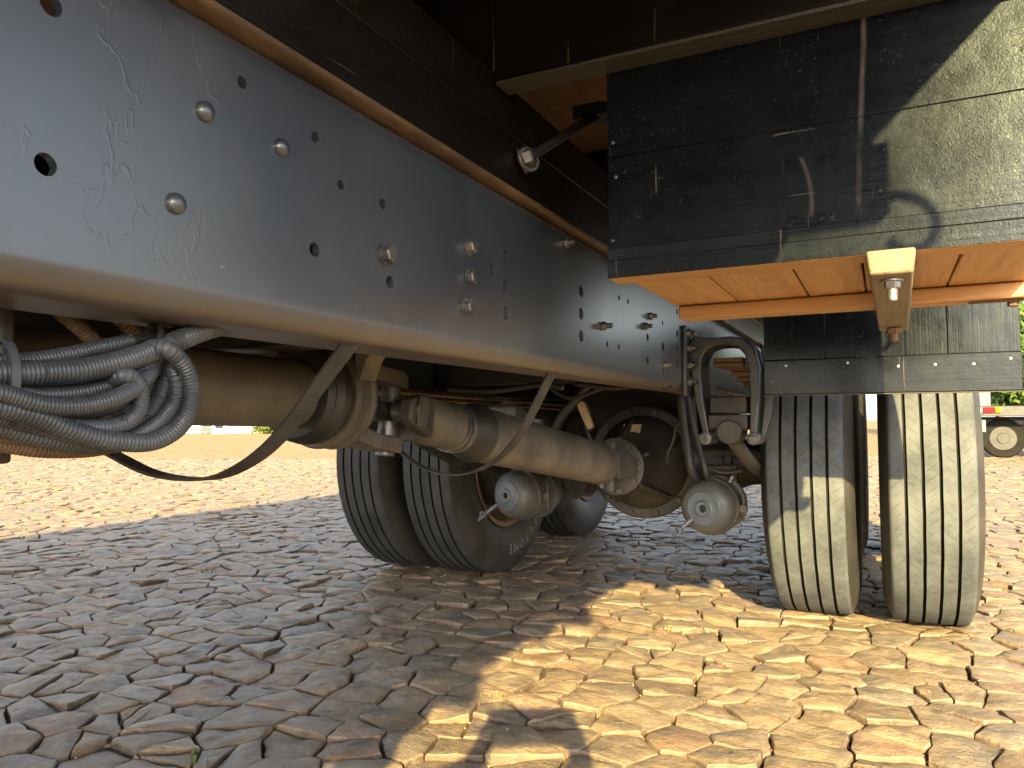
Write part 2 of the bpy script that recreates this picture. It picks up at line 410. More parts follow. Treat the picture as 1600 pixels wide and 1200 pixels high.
def stone(c, poly, nsub, rich):
    """one split basalt sett: uneven outline, chipped rim, cleft top"""
    cx = sum(p[0] for p in poly) / len(poly); cy = sum(p[1] for p in poly) / len(poly)
    gap = rng.uniform(.0008, .0042)
    pts = []
    cor = [p for k, p in enumerate(poly) if math.dist(p, poly[k - 1]) > .012]
    if len(cor) < 3: cor = poly
    n = len(cor)
    for k in range(n):
        p, q = cor[k], cor[(k + 1) % n]; L = math.dist(p, q)
        m = max(1, min(nsub, int(L / .024)))
        for s_ in range(m):
            tt = s_ / m; pts.append((p[0] + (q[0] - p[0]) * tt, p[1] + (q[1] - p[1]) * tt))
    out = []
    for p in pts:
        d = math.dist(p, (cx, cy)) or 1e-6; k = 1 - (gap + rng.uniform(-.0022, .0035)) / d
        out.append((cx + (p[0] - cx) * k, cy + (p[1] - cy) * k))
    n = len(out)
    tilt = (rng.gauss(0, .048), rng.gauss(0, .048)); h0 = rng.gauss(0, .0033) + .003; ph = rng.uniform(0, 99)
    def top(x, y, e):
        nz = noise.noise(Vector((x * 14, y * 14, ph))) * .006 + noise.noise(Vector((x * 34, y * 34, ph))) * .004 * rich
        return h0 + (x - cx) * tilt[0] + (y - cy) * tilt[1] + nz + e
    def ring(k, e, jit=0):
        r = []
        for p in out:
            kk = k + rng.uniform(-jit, jit); x = cx + (p[0] - cx) * kk; y = cy + (p[1] - cy) * kk; r.append((x, y, top(x, y, e + rng.uniform(-jit, jit) * .022)))
        return r
    v = [(x, y, -.075) for x, y in out] + ring(1.0, -.0055, .010) + ring(.962, -.0008, .022)
    if rich: v += ring(.84, .0006, .04) + ring(.52, .0015, .09); nr = 5
    else: nr = 3
    v.append((cx, cy, top(cx, cy, .003)))
    f = []
    for k in range(nr - 1):
        for i in range(n):
            j = (i + 1) % n; a, b, c_, d = k * n + i, k * n + j, (k + 1) * n + j, (k + 1) * n + i
            f += [(a, b, c_, d)]
    e = (nr - 1) * n; cc = nr * n
    f += [(e + i, e + (i + 1) % n, cc) for i in range(n)]
    u = rng.random()
    b_ = rng.uniform(.76, 1.04)
    tint = (.29, .225, .155) if u < .5 else ((.30, .225, .145) if u < .8 else ((.305, .20, .13) if u < .92 else (.25, .21, .165)))
    tp = tuple(t_ * b_ for t_ in tint); so = (.105, .069, .044); n_ = len(out)
    mixc = lambda k: tuple(a_ + (b2 - a_) * k for a_, b2 in zip(tp, so))
    cols = [mixc(1.0)] * n_ + [mixc(rng.uniform(.65, 1.0)) for _ in range(n_)] + [mixc(rng.uniform(.0, .35)) for _ in range(n_)] + [tp] * (len(v) - 3 * n_)
    return v, f, cols
def seen_key(cl):
    x, y = cl[0]
    xc = x * math.cos(R(26.2)) + y * math.sin(R(26.2)); zc = -x * math.sin(R(26.2)) + y * math.cos(R(26.2))
    if zc < 1.22 or abs(xc) > .70 * zc: return 1e6
    return zc
cells.sort(key=seen_key)
def stone_mesh(name, v, f, tints):
    me = bpy.data.meshes.new(name); me.from_pydata(v, [], f); me.materials.append(M['stone'])
    ca = me.color_attributes.new('tint', 'FLOAT_COLOR', 'POINT')
    ca.data.foreach_set('color', [c for t_ in tints for c in (*t_, 1)])
    me.polygons.foreach_set('use_smooth', [True] * len(f)); me.set_sharp_from_angle(angle=R(30)); return me
for cl in cells[:300]:
    v, f, tint = stone(cl[0], cl[1], 5, 1)
    me = stone_mesh('cobblestone', [(p[0] - cl[0][0], p[1] - cl[0][1], p[2]) for p in v], f, tint)
    o = bpy.data.objects.new('cobblestone', me); col.objects.link(o); o.location = (cl[0][0], cl[0][1], 0); put(o, ground)
V, Fc, T = [], [], []
for cl in cells[300:]:
    near = math.hypot(*cl[0]) < 4.5
    v, f, tint = stone(cl[0], cl[1], 4 if near else 2, 1 if near else 0)
    o_ = len(V); V += v; Fc += [tuple(i + o_ for i in q) for q in f]; T += tint
o = bpy.data.objects.new('far_cobblestones', stone_mesh('far_cobblestones', V, Fc, T)); col.objects.link(o); put(o, ground); tag(o, kind='stuff')
# grit and crumbs in the joints
pb = MB()
for k in range(9000):
    cl = cells[rng.randrange(min(len(cells), 1300))]; p = cl[1][rng.randrange(len(cl[1]))]; q = cl[1][rng.randrange(len(cl[1]))]
    i = rng.randrange(len(cl[1])); p, q = cl[1][i], cl[1][(i + 1) % len(cl[1])]; tt = rng.random()
    x = p[0] + (q[0] - p[0]) * tt + rng.gauss(0, .004); y = p[1] + (q[1] - p[1]) * tt + rng.gauss(0, .004)
    r_ = rng.uniform(.0018, .0050) if rng.random() < .85 else rng.uniform(.005, .011); z = -.014 + r_ * .4
    vs = [(x + r_ * rng.uniform(.6, 1.2) * a, y + r_ * rng.uniform(.6, 1.2) * b, z + r_ * rng.uniform(.5, 1.0) * c_) for a, b, c_ in ((1, 0, 0), (0, 1, 0), (-1, 0, 0), (0, -1, 0), (0, 0, 1), (0, 0, -1))]
    pb.add(vs, [(0, 1, 4), (1, 2, 4), (2, 3, 4), (3, 0, 4), (1, 0, 5), (2, 1, 5), (3, 2, 5), (0, 3, 5)])
o = tag(pb.build('joint_grit', 'pebble'), kind='stuff'); put(o, ground)
# weeds in a few joints
gr = MB()
spots = [(-2.691, 2.461, 0.000), (-2.659, 2.397, 0.000), (-1.904, 2.641, 0.000), (-1.663, 2.709, 0.000), (-2.472, 2.294, 0.000), (-1.958, 2.197, 0.000), (-2.358, 3.271, 0.000), (-2.801, 1.922, 0.000), (-0.833, 1.615, 0.000), (-0.721, 1.427, 0.000), (-1.213, 1.061, 0.000), (-0.627, 2.346, 0.000), (-1.896, 3.271, 0.000), (-2.853, 1.781, 0.000)]
for (x, y, z) in spots:
    for k in range(9):
        a = rng.uniform(0, 6.28); d = rng.uniform(0, .055); x0 = x + math.cos(a) * d; y0 = y + math.sin(a) * d * .6
        h = rng.uniform(.006, .020); b = rng.uniform(0, 6.28); l = rng.uniform(.3, 1.1) * h; ww = .0016
        dx, dy = math.cos(b) * l, math.sin(b) * l
        gr.add([(x0 - ww * math.sin(b), y0 + ww * math.cos(b), -.012), (x0 + ww * math.sin(b), y0 - ww * math.cos(b), -.012), (x0 + dx * .4, y0 + dy * .4, h * .8), (x0 + dx, y0 + dy, h)], [(0, 1, 2), (0, 2, 3)])
o = tag(gr.build('joint_weeds', 'grass'), kind='stuff', label='small green weeds growing in the paving joints'); put(o, ground)

# ---------------------------------------------------------------- the truck
CX = -.88; AY = 2.86; AY2 = 4.12
truck = tag(empty('truck', (CX, AY, 0)), 'grey-framed cargo truck with black wooden body and twin rear wheels', 'truck')
RX = -.48; Y0, Y1 = -3.6, 5.4
ZB, ZT = .733, .982

def channel(face, sgn, name):
    """C-section side rail; face = outer web plane, flanges run to sgn"""
    r, th, fl = .023, .008, .085
    def arc(cx, cz, r_, a0, a1, n=7): return [(cx + r_ * math.cos(R(a0 + (a1 - a0) * k / n)), cz + r_ * math.sin(R(a0 + (a1 - a0) * k / n))) for k in range(n + 1)]
    o_ = [(fl, ZB)] + arc(r, ZB + r, r, 270, 180) + arc(r, ZT - r, r, 180, 90) + [(fl, ZT)]
    i_ = [(fl, ZT - th)] + arc(r, ZT - r, r - th, 90, 180) + arc(r, ZB + r, r - th, 180, 270) + [(fl, ZB + th)]
    poly = [(face + sgn * p[0], p[1]) for p in o_ + i_]
    m = MB(); n = len(poly)
    ys = [Y0, Y1]
    m.rings([[(p[0], y, p[1]) for p in poly] for y in ys], True, False)
    half = len(o_)
    for e, y in ((0, Y0), (n, Y1)):
        for k in range(half - 1): m.f.append((e + k, e + k + 1, e + n - 2 - k, e + n - 1 - k)); m.mi.append(0)
    return m
holes = [(-0.480, 0.298, 0.923), (-0.480, 0.297, 0.817), (-0.480, 0.461, 0.938), (-0.480, 0.553, 0.922), (-0.480, 0.591, 0.887), (-0.480, 0.553, 0.814), (-0.480, 0.661, 0.886), (-0.480, 0.675, 0.803), (-0.480, 1.257, 0.882), (-0.480, 1.256, 0.842), (-0.480, 1.255, 0.802), (-0.480, 1.397, 0.800), (-0.480, 1.468, 0.801), (-0.480, 1.472, 0.902), (-0.480, 1.533, 0.903), (-0.480, 1.679, 0.841), (-0.480, 1.676, 0.788), (-0.480, 1.810, 0.889), (-0.480, 1.812, 0.831), (-0.480, 1.809, 0.771), (-0.480, 1.955, 0.878), (-0.480, 1.953, 0.840), (-0.480, 1.950, 0.799), (-0.480, 1.959, 0.936)]
slots = [(-0.480, 0.915, 0.858), (-0.480, 0.957, 0.885), (-0.480, 0.956, 0.844), (-0.480, 0.956, 0.805)]
rivets = [(-0.480, 0.422, 0.898), (-0.480, 0.507, 0.897), (-0.480, 0.396, 0.817)]
bolts = [(-0.480, 0.666, 0.831), (-0.480, 0.849, 0.878), (-0.480, 0.849, 0.838), (-0.480, 0.842, 0.798)]
studs = [(-0.480, 1.181, 0.953), (-0.480, 1.649, 0.863), (-0.480, 1.816, 0.787), (-0.480, 1.368, 0.832), (-0.480, 1.692, 0.891)]
rads = [.0075, .0075, .0052, .0056, .0050, .0068, .0058, .0068, .011, .011, .011, .006, .006, .006, .006, .009, .009, .006, .011, .009, .010, .008, .010, .0085]
rail = channel(RX, -1, 'frame_rail').build('frame_rail', 'rail_paint', truck, 0, 32)
cm = MB()
for (x, y, z), r_ in zip(holes, rads): cm.lathe((RX - .03, y, z), (1, 0, 0), [(0, r_), (.06, r_)], 20)
for (x, y, z) in slots:
    cm.prism([(y + .0068 * math.cos(a) , z + .0068 * math.sin(a) + (.0035 if math.sin(a) > 0 else -.0035)) for a in [R(9 + 18 * k) for k in range(20)]], (RX - .03, RX + .03), 'X')
cut = cm.build('cutter', 'dark_steel'); hide_cut(rail, cut)
rail['label'] = 'dark grey steel frame rail with holes, rivets and bolts'
for p in rivets:
    r_ = .0082
    MB().lathe((RX, p[1], p[2]), (1, 0, 0), [(-.004, r_ * .9), (0, r_), (.0022, r_), (.0045, r_ * .86), (.0062, r_ * .6), (.0070, r_ * .3), (.0072, .0002)], 28).build('rivet', 'rail_paint', rail, 0, 50)
for p in bolts:
    m = MB(); m.lathe((RX + .0006, p[1], p[2]), (1, 0, 0), [(0, .0118), (.002, .0118)], 24); m.hexa((RX + .0026, p[1], p[2]), (1, .0, .05), .0098, .0085)
    b = m.build('bolt', 'dark_bolt', rail, 0, 30)
for p in studs:
    m = MB(); m.hexa((RX + .001, p[1], p[2]), (1, 0, 0), .0085, .008); m.cyl((RX + .006, p[1], p[2]), (RX + .020, p[1], p[2]), .005, None, 12)
    m.build('bolt', 'dark_bolt', rail, 0, 30)
lx = 2 * CX - RX
lrail = channel(lx, 1, 'frame_rail').build('frame_rail', 'rail_paint', truck, 0, 32)
lrail['label'] = 'far frame rail, dark underneath'
for y, z in ((1.10, .80), (1.45, .82), (1.8, .79), (2.1, .84)):
    MB().hexa((lx + .009, y, z), (1, 0, 0), .011, .01).build('bolt', 'zinc', lrail, 0, 30)
# cross members between the rails
for y in (-1.6, -.2, .84, 2.02, 3.3, 4.6):
    m = MB()
    m.box(lx + .009, RX - .009, y, y + .007, ZB + .03, ZT - .03); m.box(lx + .009, RX - .009, y + .0075, y + .075, ZB + .03, ZB + .037); m.box(lx + .009, RX - .009, y + .0075, y + .075, ZT - .037, ZT - .03)
    m.build('cross_member', 'dark_steel', truck, .002)

for y in (3.02, 3.6):
    m = MB(); m.prism([(lx + .09, .79), (RX - .09, .79), (RX - .09, .70), (RX - .20, .615), (lx + .20, .615), (lx + .09, .70)], (y, y + .012), 'Y'); m.build('torque_bracket', 'dark_steel', truck, .002)
# ---- wooden body above the rails
MB().prism([(RX - .078, ZT + .001), (RX + .001, ZT + .001), (RX + .0045, ZT + .0035), (RX + .0045, ZT + .0085), (RX + .001, ZT + .011), (RX - .078, ZT + .011)], (Y0, Y1), 'Y').build('packing_strip', 'belt_strip', truck, 0, 50)
MB().box(lx, lx + .08, Y0, Y1, ZT + .001, ZT + .011).build('packing_strip', 'belt_strip', truck)
for x0, x1 in ((RX - .082, RX - .006), (lx + .006, lx + .082)):
    MB().box(x0, x1, Y0, Y1, ZT + .0115, 1.0755).build('body_sill', 'brown_black_wood', truck, .003)
    MB().box(x0 + .001, x1 - .001, Y0, Y1, 1.0765, 1.149).build('body_sill', 'brown_black_wood', truck, .003)
BX0, BX1 = 2 * CX - .335, .335
beams = [.165 + .77 * k for k in range(-4, 7)]
for y in beams:
    for s_ in (1, -1):
        a = RX - .0055 if s_ == 1 else lx + .0055
        e = BX1 - .003 if s_ == 1 else BX0 + .003
        prof = [(a, 1.134), (e - s_ * .15, 1.134), (e - s_ * .105, 1.214), (e, 1.216), (e, 1.302), (a, 1.302)]
        o = MB().prism(prof, (y, y + .038), 'Y').build('cross_beam', 'beam_wood', truck, .0025)
        MB().prism([(a + s_ * .002, 1.1285), (e - s_ * .155, 1.1285), (e - s_ * .155, 1.1335), (a + s_ * .002, 1.1335)], (y - .002, y + .040), 'Y').build('beam_lath', 'grey_wood', o, .0015)
    o = MB().box(lx + .0056, RX - .0056, y, y + .038, 1.1495, 1.302).build('cross_beam', 'beam_wood', truck, .0025)
# deck boards, lengthwise
x = BX0; k = 0
while x < BX1 - .02:
    x2 = min(x + .142, BX1)
    MB().box(x + .002, x2 - .002, Y0 + .2, Y1, 1.3025 + rng.uniform(0, .002), 1.331).build('deck_board', 'deck_wood', truck, .0025)
    x = x2
# sideboards of the body
for xs in (BX0, BX1 - .03):
    for k in range(4):
        MB().box(xs, xs + .03, Y0 + .2, Y1, 1.335 + k * .28, 1.335 + k * .28 + .272).build('side_board', 'black_wood_x', truck, .003)
for y in (Y0 + .2, Y1 - .03):
    for k in range(4): MB().box(BX0 + .032, BX1 - .032, y, y + .03, 1.335 + k * .28, 1.335 + k * .28 + .272).build('end_board', 'black_wood_x', truck, .003)
# rope hooks on the ends of the cross beams
for y in beams:
    hx = BX1 + .018; m = MB()
    pts = [(BX1 - .012, y + .019, 1.245), (hx + .006, y + .019, 1.24), (hx + .026, y + .019, 1.222), (hx + .030, y + .019, 1.198), (hx + .016, y + .019, 1.178), (hx - .008, y + .019, 1.176), (hx - .018, y + .019, 1.190)]
    m.tube(pts, .0058, 10, .006); m.build('rope_hook', 'dark_steel', truck, 0, 50)

# tie rod from the sill to the box corner
m = MB()
ty = 1.02
m.lathe((RX - .005, ty, 1.046), (1, .25, .32), [(0, .021), (.004, .021)], 24); m.hexa((RX + .0, ty + .002, 1.048), (1, .25, .32), .0155, .014)
tr = m.build('tie_rod', 'dark_bolt', truck, 0, 35)
MB().lathe((RX + .006, ty + .001, 1.046), (.85, -.45, .1), [(0, .019), (.0, .0145), (.004, .0145), (.004, .019), (0, .019)], 24, False).build('washer', 'zinc', tr, 0, 35)
MB().cyl((RX + .008, ty + .004, 1.051), (-.41, 1.16, 1.155), .0075, None, 14).build('rod', 'dark_steel', tr, 0, 35)
MB().prism([(-.45, 1.148), (-.36, 1.148), (-.36, 1.156), (-.40, 1.172), (-.45, 1.172)], (1.145, 1.185), 'Y').build('rod_bracket', 'dark_steel', tr, .002)

# ---- side box hung under the body
bx0, bx1, by0, by1 = -.331, .198, .973, 1.36
box = MB().box(bx0, bx1, by0, by0 + .024, 1.0105, 1.300).build('side_box', 'black_wood_x', truck, .0009)
box['label'] = 'black painted wooden box with unpainted orange wood underneath'
def bp(name, a, mat='black_wood_x', bev=.0009):
    return MB().box(*a, .0006).build(name, mat, box, bev)
bp('front_board', (bx0, bx1, by0 + .001, by0 + .024, .8850, 1.0100))
bp('front_board', (bx0 - .001, bx1, by0 - .001, by0 + .0235, .8679, .8846))
fr = bp('bottom_rail', (bx0 - .001, bx1, by0 - .0025, by0 + .046, .8430, .8675), ('black_wood_x'))
fr.data.materials.append(M['raw_wood_x'])
for p in fr.data.polygons:
    if p.normal.z < -.7 or p.normal.y > .7: p.material_index = 1
bp('back_rail', (bx0 + .012, bx1 + .02, by1 - .046, by1 + .002, .8285, .8515), 'raw_wood_x', .003)
ed = [bx0 + .004, -.218, -.106, -.020, .091, bx1 - .002]
for a, b in zip(ed, ed[1:]): bp('bottom_plank', (a + .0012, b - .0012, by0 + .047, by1 + .004, .852 + rng.uniform(0, .0012), .872), 'raw_wood_y', .0018)
for k, (a, b) in enumerate(((.8735, 1.010), (1.0115, 1.15), (1.1515, 1.30))):
    bp('side_plank', (bx0 + .001, bx0 + .022, by0 + .025, by1 - .021, a, b)); bp('side_plank', (bx1 - .022, bx1 - .001, by0 + .025, by1 - .021, a, b)); bp('back_plank', (bx0 + .001, bx1, by1 - .0205, by1 - .001, a, b))
for z in (.898, .985, 1.03):
    MB().lathe((bx0 + .008 + rng.uniform(-.002, .004), by0 - .0004, z + rng.uniform(-.004, .004)), (0, -1, 0), [(0, .0026), (.0006, .0026), (.001, .0016)], 10).build('nail', 'dark_bolt', box, 0, 40)
# bearer block through which the box is bolted
m = MB(); zt, zb = .8425, .806
m.add([(-.014, .945, zt), (.037, .945, zt), (.034, .950, .815), (-.011, .950, .815), (-.0145, .97, zt), (.0375, .97, zt), (-.004, 1.395, .8265), (.040, 1.395, .8265), (.040, 1.395, .797), (-.004, 1.395, .797)],
      [(0, 1, 2, 3), (0, 4, 5, 1), (4, 6, 7, 5), (3, 2, 8, 9), (6, 9, 8, 7), (0, 3, 9, 6, 4), (1, 5, 7, 8, 2)])
blk = m.build('bearer_block', 'weathered_wood', box, .003); blk['label'] = 'pale wooden bearer block with a bolt under the box'
m = MB(); bxx, byy, bz = .0125, .985, .8135
m.lathe((bxx, byy, bz), (0, 0, -1), [(0, .0125), (.002, .0125)], 24); m.hexa((bxx, byy, bz - .002), (0, 0, -1), .0092, .0085); m.build('nut', 'zinc', box, 0, 30)
MB().lathe((bxx, byy, bz - .0105), (0, 0, -1), [(0, .0054), (.013, .0054), (.0145, .004)], 14).build('bolt', 'zinc', box, 0, 30)
m = MB(); m.hexa((.018, 1.36, .797), (0, 0, -1), .0115, .009); m.cyl((.018, 1.36, .789), (.018, 1.36, .776), .0062, None, 12); m.build('bolt', 'rust', box, 0, 30)
m = MB(); m.box(.12, .19, by1 - .03, by1 - .02, .8255, .8280); m.hexa((.178, by1 - .02, .8255), (0, 0, -1), .008, .007); m.build('strap_plate', 'rust', box, .0008)

# ---- board ahead of the wheels
px0, px1, pY = -.249, .256, 1.84
pan = MB().box(px0, px1, pY - .006, pY + .018, .7085, .7885).build('splash_board', 'black_wood_x', truck, .002)
pan['label'] = 'black plank splash board hanging ahead of the right-hand twin wheels'
ed = [px0 + .001, -.185, -.115, .045, .125, px1 - .001]
for a, b in zip(ed, ed[1:]): MB().box(a + .0003, b - .0003, pY, pY + .018 + rng.uniform(0, .001), .7895, 1.3, .0005).build('plank', 'black_wood_z', pan, .0007)
MB().box(px0, px1 + .001, pY - .0045, pY + .0165, .7062, .7082).build('edge_strip', 'grey_wood', pan)
for x_ in (-.20, -.07, .03, .10, .17, .235):
    MB().lathe((x_, pY - .0064, .772 + rng.uniform(-.008, .006)), (0, -1, 0), [(0, .003), (.0008, .003), (.0012, .002)], 10).build('nail', 'zinc', pan, 0, 40)

# ---- wheels
TR, TW = .502, .140
def tyre_mesh(ph):
    half = [(.098, .288), (.108, .296), (.122, .320), (.134, .352), (.139, .388), (.137, .425), (.130, .452), (.121, .472), (.1165, .481), (.1135, .489), (.109, .4955), (.103, .4985)]
    gro = [.0675, .0225]
    prof = [(x, r, 0) for x, r in half]
    for gx in gro:
        for dx, r in ((.0046, TR - .001 - .004 * (gx / .1) ** 2), (.0036, TR - .0135), (-.0036, TR - .0135), (-.0046, TR - .001 - .004 * (gx / .1) ** 2)):
            prof.append((gx + dx, r, 1))
    prof = [(x * .95, r, k) for x, r, k in prof]; prof = prof + [(-x, r, k) for x, r, k in reversed(prof)]
    seg = 144; vs, fs, mi, uv = [], [], [], []
    n = len(prof)
    for i in range(seg + 1):
        a = 2 * math.pi * i / seg
        for (x, r, k) in prof:
            wv = .0003 * math.sin(i * math.pi / 3) * k * (1 if abs(x) < .05 else .6)
            vs.append((x + wv, -r * math.cos(a), r * math.sin(a))); uv.append((a * TR, x))
    for i in range(seg):
        for j in range(n - 1):
            fs.append((i * n + j, i * n + j + 1, (i + 1) * n + j + 1, (i + 1) * n + j))
            rr = min(prof[j][1], prof[j + 1][1]); side = abs(prof[j][0] + prof[j + 1][0]) / 2
            gr_ = prof[j][2] and prof[j + 1][2] and rr < TR - .008
            mi.append(2 if gr_ else (0 if side < .1085 else 1))
    me = bpy.data.meshes.new('tyre'); me.from_pydata(vs, [], fs)
    for m_ in ('tyre_tread', 'tyre_side', 'tyre_groove'): me.materials.append(M[m_])
    me.polygons.foreach_set('material_index', mi)
    ul = me.uv_layers.new(name='UVMap')
    ul.data.foreach_set('uv', [c for l in me.loops for c in uv[l.vertex_index]])
    bm = bmesh.new(); bm.from_mesh(me); bmesh.ops.remove_doubles(bm, verts=bm.verts, dist=.0001); bmesh.ops.recalc_face_normals(bm, faces=bm.faces); bm.to_mesh(me); bm.free()
    me.polygons.foreach_set('use_smooth', [True] * len(me.polygons)); me.set_sharp_from_angle(angle=R(38)); return me
tm = tyre_mesh(0)
simple('tyre_shaded', (.018, .018, .018), (.042, .041, .039), .7, 9, .3, 90)  # tread copy for the left tyres, their shade put into a darker colour
tm2 = tm.copy(); tm2.materials[0] = M['tyre_shaded']
m = MB()
m.lathe((0, 0, 0), (1, 0, 0), [(-.112, .302), (-.116, .296), (-.112, .284), (-.07, .272), (.07, .272), (.112, .284), (.116, .296), (.112, .302), (.105, .28), (.07, .264), (-.03, .258), (-.06, .24), (-.075, .17), (-.075, .05), (-.085, .05), (-.085, .17), (-.07, .245), (-.105, .28), (-.112, .302)], 64, False)
rim_me = m.build('rim_proto', 'rim_dust', None, 0, 40).data; bpy.data.objects.remove(bpy.data.objects['rim_proto'])
def wheel(x, y, flip, label=None):
    e = empty('wheel', (x, y, TR - .006)); e.rotation_euler = (rng.uniform(0, 6.28), 0, math.pi if flip else 0)
    e.parent = truck; e.matrix_parent_inverse = Matrix.Translation(-truck.location)
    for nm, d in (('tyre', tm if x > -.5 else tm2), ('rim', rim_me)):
        o = bpy.data.objects.new(nm, d); col.objects.link(o); o.parent = e
    if label: e['label'] = label
    return e
wr = [.113, -.216]; wl = [2 * CX - .113 - .055, 2 * CX + .216 - .055]
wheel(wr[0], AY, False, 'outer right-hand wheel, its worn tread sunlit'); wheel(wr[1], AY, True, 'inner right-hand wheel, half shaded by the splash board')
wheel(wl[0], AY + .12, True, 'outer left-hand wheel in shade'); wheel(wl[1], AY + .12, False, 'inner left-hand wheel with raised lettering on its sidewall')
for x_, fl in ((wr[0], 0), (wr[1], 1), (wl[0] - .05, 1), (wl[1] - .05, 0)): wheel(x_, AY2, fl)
# raised sidewall lettering on the inner left tyre (tops of the letters point outward)
txt = 'ESTONE'
fx = wl[1] + .1320
for k, ch in enumerate(txt):
    cu = bpy.data.curves.new('glyph', 'FONT'); cu.body = ch; cu.size = .060; cu.extrude = .0022; cu.align_x = 'CENTER'
    to = bpy.data.objects.new('glyph', cu); col.objects.link(to)
    dg = bpy.context.evaluated_depsgraph_get(); me = bpy.data.meshes.new_from_object(to.evaluated_get(dg))
    # angle from straight down, first letter towards +Y
    a = R(38 - k * 8.2); rad = .378
    for v in me.vertices: pass
    vs = []
    for v in me.vertices:
        lxm, lym, lz = v.co.x * .95, v.co.y, v.co.z
        r_ = rad + lym; aa = a - lxm / rad * 1.0
        bulge = .0 if r_ < .40 else -(r_ - .40) * .06
        vs.append((fx + lz - .0008 + bulge, AY + .12 + r_ * math.sin(aa), TR - .006 - r_ * math.cos(aa)))
    lw = MB(); lw.add(vs, [tuple(p.vertices) for p in me.polygons]); lw.build('sidewall_letter', 'letter', truck)
    bpy.data.objects.remove(to); bpy.data.curves.remove(cu); bpy.data.meshes.remove(me)

# ---- axles
def axle(y, cx_, full):
    zc = TR - .006
    m = MB()
    m.lathe((wl[1] - .02, y, zc), (1, 0, 0), [(0, .062), (.16, .066), (.36, .075), (.44, .11), (.5, .16)], 28)
    m.lathe((wr[1] + .02, y, zc), (-1, 0, 0), [(0, .062), (.12, .066), (.24, .080), (.34, .12), (.42, .16)], 28)
    m.lathe((cx_, y + .13, zc), (0, -1, 0), [(0, .05), (.03, .14), (.08, .19), (.14, .208), (.175, .212)], 48)
    ax = m.build('axle_housing', 'dark_steel' if full else 'leaf_steel', truck, 0, 40)
    m = MB(); f0 = y - .045
    m.lathe((cx_, f0, zc), (0, -1, 0), [(0, .212), (.022, .213), (.027, .208), (.030, .176), (.07, .165), (.12, .138), (.16, .105), (.20, .086), (.30, .078), (.325, .082)], 48)
    for k in range(5):
        a = R(25 + 72 * k); m.box(-.006, .006, 0, .001, 0, .001) if False else None
        c_, s_ = math.cos(a), math.sin(a)
        P = lambda r_, yy, w_: (cx_ + c_ * r_ - s_ * w_, f0 - yy, zc + s_ * r_ + c_ * w_)
        m.add([P(.17, .03, -.007), P(.17, .03, .007), P(.07, .27, .006), P(.07, .27, -.006), P(.168, .10, -.007), P(.168, .10, .007), P(.10, .27, .006), P(.10, .27, -.006)], [(0, 1, 5, 4), (4, 5, 6, 7), (0, 4, 7, 3), (1, 2, 6, 5), (2, 3, 7, 6)])
    df = m.build('differential', 'diff_cast', truck, 0, 32)
    for k in range(12):
        a = R(15 + 30 * k)
        MB().hexa((cx_ + .194 * math.cos(a), f0 - .028, zc + .194 * math.sin(a)), (0, -1, 0), .0125, .012).build('bolt', 'dusty_cast', df, 0, 30)
    if full:
        MB().add([(cx_ - .040, f0 - .128, zc + .142), (cx_ + .026, f0 - .128, zc + .142), (cx_ + .026, f0 - .150, zc + .112), (cx_ - .040, f0 - .150, zc + .112), (cx_ - .040, f0 - .10, zc + .13), (cx_ + .026, f0 - .10, zc + .13)], [(0, 1, 2, 3), (0, 4, 5, 1), (3, 2, 5, 4)]).build('name_plate', 'plate_brass', df)
        # pinion flange
        m = MB(); m.lathe((cx_, f0 - .33, zc), (0, -1, 0), [(0, .06), (.0, .095), (.016, .097), (.020, .09), (.022, .05)], 36)
        pf = m.build('pinion_flange', 'dusty_cast', df, 0, 35)
        for k in range(8):
            a = R(45 * k + 10); MB().hexa((cx_ + .080 * math.cos(a), f0 - .351, zc + .080 * math.sin(a)), (0, -1, 0), .0105, .011).build('bolt', 'dark_bolt', df, 0, 30)
    return f0 - .352, zc
DX = -.822
fy, fz = axle(AY, DX, True)
axle(AY2, CX, False)

# ---- propeller shaft
A = Vector((-.885, 1.03, .698)); U = Vector((-.880, 1.235, .670)); B = Vector((DX, fy - .03, fz))
F0 = Vector((-.885, -2.2, .755))
d1 = (A - F0).normalized()
ps = MB().lathe(F0, d1, [(0, .056), ((A - F0).length - .05, .056), ((A - F0).length - .045, .048), ((A - F0).length, .046)], 40).build('front_propeller_shaft', 'dusty_shaft', truck, 0, 40)
# support bearing: dark rubber ring, steel band, bracket ears
m = MB(); m.lathe(A, d1, [(-.060, .050), (-.060, .074), (-.050, .082), (-.040, .076), (-.030, .086), (-.008, .084), (-.008, .05)], 40)
cb = m.build('bearing_rubber', 'black_rubber', truck, 0, 35)
m = MB(); m.lathe(A, d1, [(-.006, .060), (-.006, .090), (.004, .094), (.012, .090), (.036, .090), (.040, .095), (.044, .090), (.044, .086), (.0, .084), (.0, .060)], 44); bb = m.build('bearing_band', 'dusty_shaft', truck, 0, 35)
m = MB(); m.prism([(-1.03, .805), (-.74, .805), (-.74, .792), (-.775, .755), (-.79, .72), (-.80, .73), (-.80, .790), (-.97, .790), (-.97, .73), (-.98, .72), (-.995, .755), (-1.03, .792)], (A.y - .005, A.y + .04), 'Y'); m.build('bearing_bracket', 'dusty_shaft', bb, .002)
for x_ in (-.757, -1.012):
    m = MB(); m.hexa((x_, A.y + .018, .791), (0, 0, -1), .013, .012); m.cyl((x_, A.y + .018, .78), (x_, A.y + .018, .765), .007, None, 12); m.build('bolt', 'zinc', bb, 0, 30)
